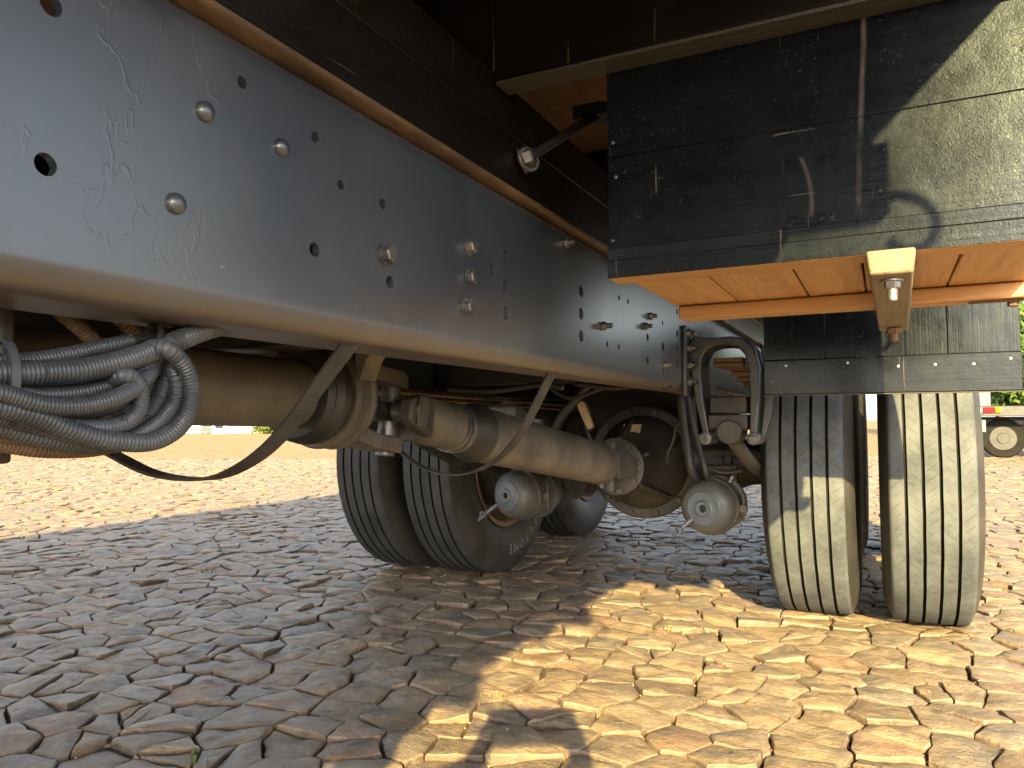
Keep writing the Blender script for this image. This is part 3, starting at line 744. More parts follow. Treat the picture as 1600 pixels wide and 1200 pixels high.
# flange yoke, cross, slip yoke
d2 = (B - U).normalized(); side = d2.cross(Vector((0, 0, 1))).normalized(); up = side.cross(d2)
m = MB(); m.lathe(A, (U - A), [(.035, .055), (.035, .088), (.052, .090), (.066, .082), (.085, .060), (.105, .040), (.108, .02)], 40); fyk = m.build('flange_yoke', 'dusty_shaft', truck, 0, 35)
for s_ in (1, -1):
    m = MB(); q = U + up * .062 * s_ ; base = A + (U - A).normalized() * .06 + up * .055 * s_
    m.rings([[base + side * a * .045 + up * s_ * b for a, b in ((-1, -.016), (1, -.016), (1, .014), (-1, .014))],
             [base.lerp(q, .5) + side * a * .040 + up * s_ * b for a, b in ((-1, -.008), (1, -.008), (1, .020), (-1, .020))],
             [q + side * a * .034 + up * s_ * b for a, b in ((-1, -.014), (1, -.014), (1, .018), (-1, .018))],
             [q + d2 * .030 + side * a * .020 + up * s_ * b for a, b in ((-1, -.012), (1, -.012), (1, .014), (-1, .014))]])
    m.build('yoke_arm', 'dusty_shaft', fyk, .004, None, 3)
    MB().cyl(U + up * s_ * .02, U + up * s_ * .086, .020, .019, 20).build('bearing_cup', 'dark_bolt', fyk, 0, 35)
    m = MB(); q = U + side * .062 * s_; base = U + d2 * .085 + side * .040 * s_
    m.rings([[base + up * a * .040 + side * s_ * b for a, b in ((-1, -.020), (1, -.020), (1, .012), (-1, .012))],
             [base.lerp(q, .5) + up * a * .038 + side * s_ * b for a, b in ((-1, -.010), (1, -.010), (1, .018), (-1, .018))],
             [q + up * a * .034 + side * s_ * b for a, b in ((-1, -.014), (1, -.014), (1, .018), (-1, .018))],
             [q - d2 * .030 + up * a * .020 + side * s_ * b for a, b in ((-1, -.012), (1, -.012), (1, .014), (-1, .014))]])
    m.build('yoke_arm', 'dusty_cast', fyk, .004, None, 3)
    m = MB(); m.cyl(U + side * s_ * .02, U + side * s_ * .084, .020, .019, 20)
    m.build('bearing_cup', 'dark_bolt', fyk, 0, 35)
    m = MB(); m.rings([[U + side * s_ * dd + up * a * .030 + d2 * b * .016 for a, b in ((-1, -1), (1, -1), (1, 1), (-1, 1))] for dd in (.0805, .0855)]); m.build('cap_plate', 'dusty_cast', fyk, .002)
L2 = (B - U).length
m = MB(); m.lathe(U, d2, [(.070, .02), (.075, .046), (.10, .051), (.205, .051), (.215, .053)], 36); m.build('slip_yoke', 'dusty_shaft', fyk, 0, 35)
m = MB(); m.lathe(U, d2, [(.213, .045), (.2135, .0555), (.224, .0555), (.2245, .0515), (.232, .0515), (.2325, .0565), (.246, .0565), (.2465, .05)], 36, False); m.build('seal_clamp', 'dark_bolt', fyk, 0, 30)
m = MB(); m.lathe(U, d2, [(.243, .051), (.262, .054), (.305, .068), (.318, .0705), (.320, .066)], 40); m.build('dust_bell', 'dark_steel', fyk, 0, 35)
m = MB(); m.lathe(U, d2, [(.300, .05), (.319, .066), (L2 - .13, .066), (L2 - .11, .064), (L2 - .075, .056)], 44); ms = m.build('rear_propeller_shaft', 'dusty_shaft', truck, 0, 35)
m = MB()
for s_ in (1, -1):
    q = B - d2 * .11 + side * .055 * s_; e_ = B + side * .078 * s_ - d2 * .01
    m.rings([[q + up * a * .045 + side * s_ * b for a, b in ((-1, -.016), (1, -.016), (1, .010), (-1, .010))], [q.lerp(e_, .5) + up * a * .038 + side * s_ * b for a, b in ((-1, -.010), (1, -.010), (1, .014), (-1, .014))], [e_ + up * a * .030 + side * s_ * b for a, b in ((-1, -.016), (1, -.016), (1, .014), (-1, .014))]])
m.cyl(B + up * .085 - d2 * .012, B - up * .085 - d2 * .012, .019, None, 18)
m.build('end_yoke', 'dusty_cast', ms, .003)

# ---- brake chambers
def chamber(c, ax):
    a = Vector(ax).normalized(); c = Vector(c)
    m = MB(); m.lathe(c, a, [(.018, .0002), (.018, .0095), (.0, .0105), (-.002, .013), (-.002, .022), (.003, .0245), (.0055, .030), (.0055, .050), (.0085, .0545), (.015, .0555), (.0155, .050)], 48, False)
    b = MB().lathe(c, a, [(.010, .050), (.012, .060), (.020, .072), (.036, .081), (.058, .085), (.075, .086)], 48, False).build('brake_chamber', 'can_body', truck, 0, 40)
    m.build('end_cap', 'brake_can', b, 0, 32)
    m = MB(); m.lathe(c, a, [(.074, .070), (.074, .0905), (.079, .0935), (.088, .0935), (.093, .0905), (.093, .070)], 48); m.build('clamp_band', 'dusty_cast', b, 0, 35)
    m = MB(); m.lathe(c, a, [(.0935, .075), (.094, .0855), (.145, .084), (.165, .078), (.166, .0905), (.182, .0905), (.183, .080), (.225, .070), (.24, .045)], 48); m.build('rear_can', 'can_body', b, 0, 35)
    MB().lathe(c, a, [(.004, .0085), (.014, .0085), (.014, .0002)], 16, False).build('socket', 'black_rubber', b, 0, 35)
    s1 = Vector((-.707, 0, -.707)); q = c + s1 * .045 + a * .004
    m = MB(); m.cyl(q - a * .004, q + s1 * .042 - a * .022, .0065, None, 12); m.lathe(q + s1 * .048 - a * .030, a, [(-.007, .0065), (-.007, .0125), (.007, .0125), (.007, .0065), (-.007, .0065)], 20, False); m.cyl(q + s1 * .060 - a * .026, q + s1 * .082 - a * .026, .0065, .004, 12); m.build('release_stud', 'brake_can', b, 0, 40)
    sx = Vector((1, 0, .0))
    m = MB(); w_ = c + a * .084 + sx * .098 - Vector((0, 0, .005))
    m.box(w_.x - .008, w_.x + .014, w_.y - .012, w_.y + .012, w_.z - .012, w_.z + .012); m.cyl(w_ + Vector((.004, 0, -.04)), w_ + Vector((.004, 0, .05)), .0045, None, 10); m.hexa(w_ + Vector((.004, 0, -.014)), (0, 0, -1), .0085, .009); m.build('clamp_bolt', 'dusty_cast', b, .001)
    for ang in (R(60), R(140)):
        p = c + a * .15 + Vector((math.cos(ang) * .086, 0, math.sin(ang) * .086)); m = MB()
        m.cyl(p - Vector((math.cos(ang), 0, math.sin(ang))) * .006, p + Vector((math.cos(ang), 0, math.sin(ang))) * .02, .011, .009, 12); m.build('air_port', 'dark_bolt', b, 0, 35)
    return b
c1 = chamber((-.512, 2.37, .378), (.10, 1, .02)); c1['label'] = 'grey spring brake chamber beside the right-hand inner wheel'
c2 = chamber((-1.195, 2.37, .392), (.30, 1, .0)); c2['label'] = 'grey spring brake chamber in front of the left-hand inner wheel'
# brackets, camshafts, slack adjusters
for s_ in (1, -1):
    bx_ = -.50 if s_ == 1 else -1.15
    m = MB(); m.box(bx_ - .055, bx_ + .055, 2.60, 2.625, .36, .50); m.box(bx_ - .03, bx_ + .03, 2.626, 2.80, .42, .49); m.build('chamber_bracket', 'dusty_cast', truck, .004)
    m = MB(); m.cyl((bx_, 2.625, .40), (bx_ + .0, 2.74, .40), .010, None, 12); m.box(bx_ - .014, bx_ + .014, 2.73, 2.76, .385, .545); m.build('slack_adjuster', 'dusty_cast', truck, .004)
    MB().cyl((bx_ - .1 * s_, 2.745, .535), (bx_ + .22 * s_, 2.745, .535), .018, None, 16).build('brake_camshaft', 'dusty_cast', truck, 0, 35)
    m = MB(); m.lathe((-.36 if s_ == 1 else -1.46, AY + (.12 if s_ < 0 else 0), TR - .006), (s_, 0, 0), [(0, .07), (.002, .20), (.01, .212), (.14, .212), (.15, .205), (.15, .07)], 40); m.build('brake_drum', 'dusty_cast', truck, 0, 35)

# ---- springs and their hangers
def spring(x):
    n = 8; lv = None
    for k in range(n):
        L = 1.0 - k * .085 if k > 1 else 1.02
        m = MB(); ringsv = []
        for q in range(25):
            u_ = (q / 24 * 2 - 1) * L; y = 3.49 + u_ * 1.36; z = .822 - .012 - k * .0135 - (1 - u_ * u_) * (-.012) + .0
            ringsv.append([(x - .040, y, z), (x + .040, y, z), (x + .040, y, z + .0118), (x - .040, y, z + .0118)])
        m.rings(ringsv); o = m.build('spring_leaf', 'leaf_steel', truck, .0015)
spring(-.378); spring(2 * CX + .378)
def hanger(x0, s_):
    P = lambda a, z: (x0 + s_ * a, z)
    Y = 2.045; m = MB()
    outer = [(.046, .598), (.024, .70), (.012, .80), (.010, .862), (.022, .880), (.06, .872), (.12, .874), (.155, .866), (.182, .838), (.194, .79), (.190, .70), (.180, .598)]
    inner = [(.062, .600), (.046, .70), (.040, .78), (.044, .82), (.058, .842), (.08, .850), (.11, .851), (.137, .846), (.156, .822), (.164, .78), (.166, .70), (.163, .600)]
    n = len(outer)
    fl, bl = [], []
    for yo, sc in ((0, 0), (.016, 0)): pass
    V = [(P(a, z)[0], Y, z) for a, z in outer] + [(P(a, z)[0], Y, z) for a, z in inner] + [(P(a, z)[0], Y + .11, z) for a, z in outer] + [(P(a, z)[0], Y + .11, z) for a, z in inner]
    fs = []
    for k in range(n - 1):
        fs += [(k, k + 1, n + k + 1, n + k), (2 * n + k, 3 * n + k, 3 * n + k + 1, 2 * n + k + 1), (k, 2 * n + k, 2 * n + k + 1, k + 1), (n + k, n + k + 1, 3 * n + k + 1, 3 * n + k)]
    fs += [(0, n, 3 * n, 2 * n), (n - 1, 3 * n - 1, 4 * n - 1, 2 * n - 1)]
    m.add(V, fs); h = m.build('spring_hanger', 'hanger_paint', truck, .004, 40, 3)
    m = MB(); xa, xb = sorted((x0 + s_ * .0008, x0 + s_ * .0115)); m.box(xa, xb, Y - .045, Y + .15, .715, .905); m.build('mounting_plate', 'hanger_paint', h, .003)
    for z in (.885, .845, .80, .755):
        m = MB(); m.hexa((x0 + s_ * .0118, Y - .022, z), (s_, 0, 0), .012, .011); m.cyl((x0 + s_ * .02, Y - .022, z), (x0 + s_ * .032, Y - .022, z), .0065, None, 12); m.build('bolt', 'dark_bolt', h, 0, 30)
    # side rib on the outer leg
    m = MB(); m.prism([P(.186, .86), P(.212, .83), P(.222, .76), P(.214, .66), P(.196, .60), P(.184, .60), P(.195, .70), P(.198, .79)], (Y + .04, Y + .075), 'Y'); m.build('rib', 'hanger_paint', h, .004)
    # wear block and lower pin
    xa, xb = sorted((x0 + s_ * .052, x0 + s_ * .160)); m = MB(); m.box(xa + .004, xb - .004, Y + .022, Y + .10, .668, .715); m.box(xa + .002, xb - .002, Y + .012, Y + .10, .625, .667); m.build('wear_block', 'dusty_cast', h, .005)
    m = MB(); m.lathe((x0 + s_ * .112, Y - .012, .620), (0, 1, 0), [(0, .028), (.004, .032), (.11, .032), (.113, .028)], 28); m.build('saddle_bush', 'dusty_cast', h, 0, 40)
    for a in (.050, .174):
        m = MB(); c_ = (x0 + s_ * a, Y - .016, .603); m.lathe((c_[0], Y + .10, .603), (0, -1, 0), [(0, .017), (.112, .017), (.114, .015)], 20); m.hexa((c_[0], Y - .0145, .603), (0, -1, 0), .0115, .009); m.cyl((c_[0], Y - .022, .603), (c_[0], Y - .033, .603), .0062, None, 12); m.build('bolt', 'dark_bolt', h, 0, 30)
    return h
hanger(RX, 1); hanger(lx, -1)
# torque rods
MB().tube([(RX + .112, 2.10, .60), (RX + .12, 2.35, .52), (RX + .13, 2.62, .47)], .020, 14, .03).build('torque_rod', 'dusty_cast', truck, 0, 40)
MB().tube([(lx - .112, 2.10, .60), (lx - .12, 2.35, .52), (lx - .13, 2.62, .47)], .020, 14, .03).build('torque_rod', 'dusty_cast', truck, 0, 40)

# ---- hoses, pipes, wires behind the shaft
def hose(pts, r_, mat='black_rubber', name='air_hose'): return MB().tube(pts, r_, 12, .02).build(name, mat, truck, 0, 50)
hose([(-0.572, 2.350, 0.755), (-0.565, 2.350, 0.685), (-0.554, 2.350, 0.585), (-0.540, 2.350, 0.497), (-0.542, 2.500, 0.425)], .013)
hose([(-0.561, 2.400, 0.751), (-0.549, 2.400, 0.665), (-0.526, 2.400, 0.564), (-0.504, 2.400, 0.475), (-0.545, 2.550, 0.410)], .011)
hose([(-0.554, 2.450, 0.752), (-0.548, 2.450, 0.645), (-0.526, 2.450, 0.522), (-0.472, 2.450, 0.486), (-0.403, 2.450, 0.494)], .007)
hose([(-0.635, 2.550, 0.640), (-0.645, 2.550, 0.580), (-0.663, 2.550, 0.547), (-0.668, 2.550, 0.503)], .005, 'dusty_cast')
hose([(-0.818, 2.200, 0.765), (-0.860, 2.200, 0.717), (-0.908, 2.200, 0.667), (-0.953, 2.200, 0.587), (-0.982, 2.200, 0.526)], .014)
hose([(-1.004, 2.600, 0.745), (-0.967, 2.600, 0.693), (-0.980, 2.600, 0.634), (-0.956, 2.600, 0.576)], .008)
hose([(-0.903, 1.500, 0.726), (-0.802, 1.500, 0.718), (-0.722, 1.500, 0.725), (-0.661, 1.500, 0.731), (-0.616, 1.500, 0.722)], .006)
hose([(-0.743, 1.900, 0.751), (-0.635, 1.900, 0.738), (-0.548, 1.900, 0.745), (-0.482, 1.900, 0.734)], .007)
hose([(-0.881, 2.000, 0.762), (-0.802, 2.000, 0.716), (-0.705, 2.000, 0.743)], .006)
for dz in (0, .016):
    MB().tube([(lx + .10, -1.2, .735 - dz), (lx + .10, 1.0, .735 - dz), (lx + .10, 2.2, .725 - dz), (lx + .13, 3.0, .71 - dz)], .0055, 10, .2).build('brake_pipe', 'dusty_conduit', truck, 0, 50)
m = MB(); m.box(-1.19, -1.05, 2.16, 2.22, .60, .70); m.lathe((-1.0, 2.19, .66), (0, 0, -1), [(0, .03), (.06, .03), (.07, .018), (.10, .016)], 20); m.build('relay_valve', 'brake_can', truck, .004)
m = MB(); m.lathe((-1.245, 2.5, .66), (0, 1, 0), [(0, .03), (.01, .07), (.05, .085), (.7, .085), (.74, .07), (.75, .03)], 32); m.build('air_tank', 'dark_steel', truck, 0, 40)
m = MB(); m.prism([(-.98, .72), (-.95, .72), (-.915, .63), (-.935, .62), (-.955, .66)], (2.5, 2.52), 'Y'); m.build('pipe_bracket', 'plate_brass', truck, .002)

# ---- corrugated conduit bundle under the rail
def conduit(pts, r_, mat='conduit', pitch=.0031):
    st = pitch / 4; r_ *= 1.1
    prof = (1.0, 1.0, .86, .86)
    return MB().tube(pts, lambda L, i: r_ * prof[i % 4], 16, st).build('corrugated_conduit', mat, truck, 0, 60)
conduit([(-0.530, 0.278, 0.682), (-0.530, 0.301, 0.684), (-0.530, 0.327, 0.686), (-0.530, 0.360, 0.690), (-0.530, 0.396, 0.700), (-0.530, 0.431, 0.714), (-0.530, 0.470, 0.731), (-0.550, 0.538, 0.751), (-0.580, 0.617, 0.776)], .0084)
conduit([(-0.545, 0.293, 0.692), (-0.545, 0.322, 0.694), (-0.545, 0.355, 0.701), (-0.545, 0.385, 0.710), (-0.545, 0.410, 0.717)], .0056, 'conduit', .0026)
MB().tube([(-0.545, 0.407, 0.716), (-0.545, 0.431, 0.722), (-0.545, 0.463, 0.732), (-0.545, 0.498, 0.744), (-0.545, 0.545, 0.762)], .0046, 12, .01).build('sheathed_cable', 'black_rubber', truck, 0, 50)
conduit([(-0.560, 0.390, 0.707), (-0.560, 0.430, 0.721), (-0.560, 0.469, 0.737), (-0.560, 0.504, 0.751), (-0.560, 0.543, 0.765)], .0040, 'conduit', .0026)
conduit([(-0.540, 0.291, 0.678), (-0.540, 0.316, 0.675), (-0.540, 0.338, 0.671), (-0.540, 0.367, 0.674), (-0.540, 0.393, 0.682), (-0.540, 0.418, 0.694), (-0.540, 0.433, 0.706)], .0060, 'conduit', .0026)
conduit([(-0.520, 0.277, 0.663), (-0.520, 0.296, 0.661), (-0.520, 0.321, 0.655), (-0.520, 0.349, 0.644), (-0.520, 0.379, 0.637), (-0.520, 0.413, 0.636), (-0.520, 0.439, 0.649), (-0.520, 0.449, 0.670), (-0.520, 0.445, 0.691), (-0.520, 0.434, 0.704), (-0.520, 0.420, 0.711), (-0.560, 0.428, 0.711), (-0.565, 0.405, 0.703), (-0.570, 0.376, 0.696)], .0068)
conduit([(-0.535, 0.317, 0.656), (-0.535, 0.344, 0.657), (-0.535, 0.374, 0.662), (-0.535, 0.395, 0.670), (-0.535, 0.407, 0.682), (-0.550, 0.428, 0.696), (-0.560, 0.443, 0.709)], .0075)
conduit([(-0.565, 0.349, 0.680), (-0.565, 0.378, 0.679), (-0.550, 0.389, 0.682), (-0.525, 0.387, 0.687), (-0.525, 0.397, 0.685), (-0.525, 0.404, 0.677), (-0.525, 0.403, 0.661), (-0.525, 0.391, 0.650), (-0.525, 0.367, 0.647), (-0.525, 0.338, 0.649), (-0.525, 0.307, 0.656)], .0062, 'conduit', .0026)
conduit([(-0.545, 0.366, 0.642), (-0.545, 0.398, 0.643), (-0.545, 0.423, 0.654), (-0.545, 0.439, 0.672), (-0.545, 0.447, 0.692), (-0.545, 0.445, 0.708)], .0084)
conduit([(-0.555, 0.404, 0.659), (-0.555, 0.428, 0.670), (-0.555, 0.440, 0.686), (-0.555, 0.443, 0.703)], .0062, 'conduit', .0026)
conduit([(-0.540, 0.284, 0.650), (-0.540, 0.308, 0.648), (-0.540, 0.334, 0.641), (-0.540, 0.363, 0.636), (-0.540, 0.389, 0.634), (-0.540, 0.411, 0.637)], .0066)
conduit([(-0.560, 0.295, 0.639), (-0.560, 0.320, 0.637), (-0.560, 0.351, 0.632), (-0.560, 0.387, 0.631), (-0.560, 0.414, 0.635)], .0066, 'dusty_conduit')
conduit([(-0.550, 0.289, 0.644), (-0.550, 0.314, 0.643), (-0.550, 0.345, 0.639), (-0.550, 0.374, 0.639), (-0.550, 0.407, 0.647)], .0052, 'dusty_conduit', .0026)
conduit([(-0.515, 0.270, 0.670), (-0.515, 0.293, 0.670), (-0.515, 0.322, 0.663), (-0.515, 0.350, 0.663), (-0.515, 0.375, 0.669), (-0.530, 0.409, 0.683), (-0.550, 0.439, 0.702)], .0062, 'conduit', .0026)
conduit([(-0.530, 0.279, 0.656), (-0.530, 0.302, 0.655), (-0.530, 0.332, 0.648), (-0.530, 0.366, 0.639), (-0.530, 0.398, 0.639), (-0.530, 0.424, 0.650), (-0.530, 0.440, 0.668), (-0.530, 0.441, 0.688), (-0.550, 0.447, 0.706)], .0062, 'conduit', .0026)
conduit([(-0.600, 0.353, 0.757), (-0.600, 0.374, 0.749), (-0.600, 0.395, 0.736), (-0.600, 0.418, 0.719), (-0.600, 0.433, 0.707)], .0062, 'dusty_conduit')
conduit([(-0.600, 0.386, 0.758), (-0.600, 0.411, 0.753), (-0.600, 0.435, 0.745), (-0.600, 0.458, 0.729)], .0062, 'dusty_conduit')
def ring_tie(c, ax, r_, wd):
    c = Vector(c); a = Vector(ax).normalized()
    m = MB(); m.lathe(c, a, [(-wd / 2, r_), (-wd / 2, r_ + .0016), (wd / 2, r_ + .0016), (wd / 2, r_), (-wd / 2, r_)], 28, False); return m
p_ = (-0.538, 0.421, 0.716)
o = ring_tie((0, 0, 0), (0, 0, 1), .0165, .005).build('cable_tie', 'black_rubber', truck, 0, 40); o.location = p_; o.scale = (.72, 1.0, 1); o.rotation_euler = (R(68), 0, R(-6)); put(o, truck)
p_ = (-0.535, 0.305, 0.681)
o = ring_tie((0, 0, 0), (0, 0, 1), .023, .006).build('cable_tie', 'conduit', truck, 0, 40); o.location = p_; o.scale = (.7, 1.1, 1); o.rotation_euler = (R(90), 0, 0); put(o, truck)
# bracket plate and gearbox mass seen past the bundle
m = MB(); m.prism([(-.95, .62), (-.60, .62), (-.60, .80), (-.64, .80), (-.66, .74), (-.90, .74), (-.95, .80)], (.34, .352), 'Y'); m.build('cross_bracket', 'dusty_cast', truck, .003)
m = MB(); m.box(-1.1, -.62, -.30, .02, .60, .92); m.box(-1.06, -.66, .03, .12, .64, .88); m.build('gearbox_case', 'dusty_cast', truck, .02, None, 3)

# ---- webbing loops that catch the shaft
def strap(Yp, pts, w_=.026, tw=(0, 0)):
    MB().ribbon(pts, ((tw[0], 1, 0), (tw[1], 1, 0)), w_, .0035).build('safety_strap', 'webbing', truck, 0, 40)
strap(.64, [(-0.503, 0.640, 0.745), (-0.508, 0.640, 0.732), (-0.546, 0.640, 0.692), (-0.591, 0.640, 0.645), (-0.623, 0.630, 0.614), (-0.665, 0.620, 0.592), (-0.704, 0.610, 0.587), (-0.755, 0.600, 0.593), (-0.810, 0.600, 0.609), (-0.851, 0.600, 0.626), (-0.907, 0.600, 0.668), (-0.974, 0.600, 0.735)], .020, (.5, -.2))
strap(1.17, [(-0.509, 1.200, 0.742), (-0.519, 1.200, 0.724), (-0.543, 1.200, 0.680), (-0.576, 1.200, 0.626), (-0.637, 1.240, 0.584), (-0.708, 1.270, 0.554), (-0.777, 1.290, 0.546), (-0.843, 1.300, 0.559), (-0.905, 1.310, 0.590), (-0.953, 1.320, 0.623), (-1.028, 1.330, 0.706)], .018, (.5, -.2))

# ---------------------------------------------------------------- things in the yard behind
def thing(name, loc, label, cat, group=None): return tag(empty(name, loc), label, cat, group)
# flatbed trailer on the right
tx, ty_ = 1.35, 14.6
tl = thing('parked_trailer', (3.3, 16, 0), 'parked flatbed trailer with red and amber tail lamp, far right', 'trailer')
MB().box(tx, tx + 6.5, ty_ - .02, ty_ + .10, .70, .865).build('rear_beam', 'trailer_grey', tl, .01)
MB().box(tx, tx + 6.5, ty_ + .11, ty_ + 2.6, .76, .86).build('bed', 'trailer_grey', tl, .01)
MB().box(tx + .02, tx + .10, ty_ - .035, ty_ - .021, .755, .835).build('reflector', 'white_lens', tl, .005)
MB().box(tx + .105, tx + .27, ty_ - .06, ty_ - .021, .755, .845).build('tail_lamp', 'red_lens', tl, .008)
MB().box(tx + .275, tx + .36, ty_ - .06, ty_ - .021, .755, .845).build('indicator_lamp', 'amber_lens', tl, .008)
MB().box(tx - .05, tx + .26, ty_ + .3, ty_ + .4, .87, 1.17).build('head_board', 'grey_metal', tl, .01)
MB().box(tx - .1, tx + .05, ty_ + .2, ty_ + .3, 1.19, 1.42).build('side_gate', 'blue_paint', tl, .01)
MB().box(tx + .12, tx + .17, ty_ + .2, ty_ + .3, 1.175, 1.7).build('gate_post', 'blue_paint', tl, .01)
def twheel(x, y, r_):
    m = MB(); m.lathe((x, y, r_), (0, -1, 0), [(-.14, r_ * .6), (-.14, r_ * .93), (-.11, r_), (.11, r_), (.14, r_ * .93), (.14, r_ * .6)], 36); e = m.build('wheel', 'tyre_groove', tl, 0, 35)
    m = MB(); m.lathe((x, y, r_), (0, -1, 0), [(.142, r_ * .62), (.150, r_ * .6), (.10, r_ * .54), (.06, r_ * .36), (.16, r_ * .26), (.16, .01)], 30); m.build('hub', 'dark_steel', e, 0, 35)
for x in (tx + .43, tx + 1.35, tx + 2.3): twheel(x, ty_ + .55, .33)
m = MB(); m.box(tx - .1, tx + 6, ty_ + .75, ty_ + .9, .42, .69); m.box(tx + .2, tx + 3.2, ty_ + .5, ty_ + .62, .55, .64); m.build('chassis', 'dark_steel', tl, .01)
m = MB(); m.box(tx + .04, tx + .16, ty_ + .14, ty_ + .16, .44, .64); m.build('mud_flap', 'grey_metal', tl)
# trees beyond
def tree(x, y, h, label, seed):
    r_ = random.Random(seed); e = thing('leafy_tree', (x, y, 0), label, 'tree', 'trees beyond the yard')
    m = MB(); m.tube([(x, y, -.2), (x + .1, y, h * .3), (x - .1, y + .1, h * .6)], lambda L, i: max(.04, .17 - L * .02), 10, .3)
    for k in range(6):
        a = r_.uniform(0, 6.28); z = h * r_.uniform(.25, .5); m.tube([(x, y, z), (x + math.cos(a) * h * .13, y + math.sin(a) * h * .13, z + h * .15), (x + math.cos(a) * h * .24, y + math.sin(a) * h * .24, z + h * .22)], .05, 6, .4)
    m.build('trunk', 'bark', e, 0, 60)
    m = MB()
    cl = [(x + r_.gauss(0, h * .16), y + r_.gauss(0, h * .16), h * r_.uniform(.28, .95), h * r_.uniform(.08, .16)) for _ in range(34)]
    for (cx_, cy_, cz_, cr) in cl:
        for k in range(130):
            p = Vector((r_.gauss(0, 1), r_.gauss(0, 1), r_.gauss(0, .8))); p = p.normalized() * cr * r_.uniform(.5, 1.05); c_ = Vector((cx_, cy_, cz_)) + p
            if c_.z < .3: continue
            a = Vector((r_.gauss(0, 1), r_.gauss(0, 1), r_.gauss(0, 1))).normalized(); b = a.orthogonal().normalized(); l = r_.uniform(.09, .19)
            m.add([c_ - a * l, c_ + b * l * .5, c_ + a * l, c_ - b * l * .5], [(0, 1, 2, 3)])
    m.build('crown', 'leaf', e)
tree(4.1, 36, 5.2, 'bushy green tree right behind the parked trailer', 1)
tree(5.9, 40, 6.5, 'taller green tree at the far right edge', 2)
tree(4.9, 30, 4.4, 'leafy tree nearest behind the parked trailer', 7)
tree(3.2, 47, 6.0, 'green tree behind the right-hand twin wheels', 3)
# buildings far to the left
wh = thing('white_shed', (-40, 36, 0), 'white walled shed seen under the propeller shaft', 'building')
MB().box(-46, -36.4, 34, 40, 0, 3.2).build('wall', 'white_paint', wh)
MB().box(-46.3, -36.1, 33.7, 40.3, 3.22, 3.5).build('roof', 'roof_tile', wh)
MB().box(-38.5, -37.6, 33.94, 33.995, .02, 2.2).build('door', 'grey_metal', wh)
MB().box(-37.2, -36.6, 33.9, 33.996, .35, 1.3).build('window', 'dark_glass', wh)
ph = thing('pink_house', (-31, 40, 0), 'pale pink house wall with reddish columns', 'building')
MB().box(-35.9, -31.4, 36, 42, 0, 3).build('wall', 'pink_wall', ph); MB().box(-36.05, -31.1, 35.6, 42.4, 3.02, 3.3).build('roof', 'roof_tile', ph)
for x in (-35.6, -34.8, -34.0, -33.2, -32.3): MB().box(x, x + .25, 35.7, 35.95, 0, 3).build('column', 'roof_tile', ph)
fb = thing('field_bin', (-30.2, 38.5, 0), 'small orange bin in front of the far houses', 'bin')
m = MB(); m.prism([(-30.9, .02), (-29.6, .02), (-29.4, .7), (-31.1, .7)], (38, 39), 'Y'); m.build('body', 'roof_tile', fb); MB().box(-31.15, -29.35, 37.95, 39.05, .705, .78).build('lid', 'rust', fb)
for k, (x, y, h) in enumerate(((-44, 31, 1.3), (-41, 31.5, 1.1), (-38.5, 31.5, .8), (-34, 35, .7), (-29, 36, .8), (-26.5, 36, .7), (-24, 36, .9))):
    r_ = random.Random(50 + k); e = thing('low_shrub', (x, y, 0), ['leafy shrub left of the white shed', 'rounded shrub in front of the white shed', 'small shrub at the white shed corner', 'small shrub below the pink house', 'yellowish shrub beside the orange bin', 'low shrub right of the orange bin', 'low shrub just left of the left-hand twin wheels'][k], 'shrub', 'shrubs along the far edge of the yard')
    m = MB(); m.tube([(x, y, -.1), (x + .05, y, h * .6)], .05, 6, .2); m.build('stem', 'bark', e, 0, 60); m = MB()
    for q in range(500):
        p = Vector((r_.gauss(0, h * .55), r_.gauss(0, h * .4), abs(r_.gauss(h * .5, h * .25)))); a = Vector((r_.gauss(0, 1), r_.gauss(0, 1), r_.gauss(0, 1))).normalized(); b = a.orthogonal().normalized(); l = r_.uniform(.08, .18); c_ = Vector((x, y, .05)) + p
        m.add([c_ - a * l, c_ + b * l * .5, c_ + a * l, c_ - b * l * .5], [(0, 1, 2, 3)])
    m.build('foliage', 'leaf', e)

# ---------------------------------------------------------------- the photographer, crouching behind the lens
simple('skin_tone', (.36, .20, .13), (.44, .26, .18), .55, 12, .1, 120)
simple('shirt', (.05, .07, .12), (.075, .10, .16), .85, 30, .3, 200)
simple('jeans', (.03, .04, .07), (.055, .07, .11), .85, 40, .3, 250)
simple('shoe', (.03, .028, .026), (.06, .055, .05), .6, 20, .2, 90)
simple('hair_dark', (.012, .009, .007), (.03, .022, .016), .6, 60, .6, 200)
plain('phone_body', (.02, .02, .022), .25)
plain('eye_white', (.75, .73, .70), .3)
fh = Vector((-math.sin(R(26.2)), math.cos(R(26.2)), 0)); rh = Vector((math.cos(R(26.2)), math.sin(R(26.2)), 0))
W = lambda a, b, z: tuple(rh * a + fh * b + Vector((0, 0, z)))
per = tag(empty('person', W(-.42, -.7, 0)), 'person kneeling with a phone, seen as the rounded shadow at bottom centre', 'person')
nodes = []; edges = []
def nd(a, b, z, r_, par=None):
    nodes.append((W(a, b, z), r_)); i = len(nodes) - 1
    if par is not None: edges.append((par, i))
    return i
PA = -.42                                              # the body is well left of the lens, the arms reach across
pel = nd(PA, -.76, .42, .125); sp = nd(PA, -.72, .53, .115, pel); ch = nd(PA, -.63, .655, .130, sp); nb = nd(PA, -.565, .755, .060, ch); hb = nd(PA, -.52, .80, .056, nb); hd = nd(PA, -.49, .85, .072, hb)
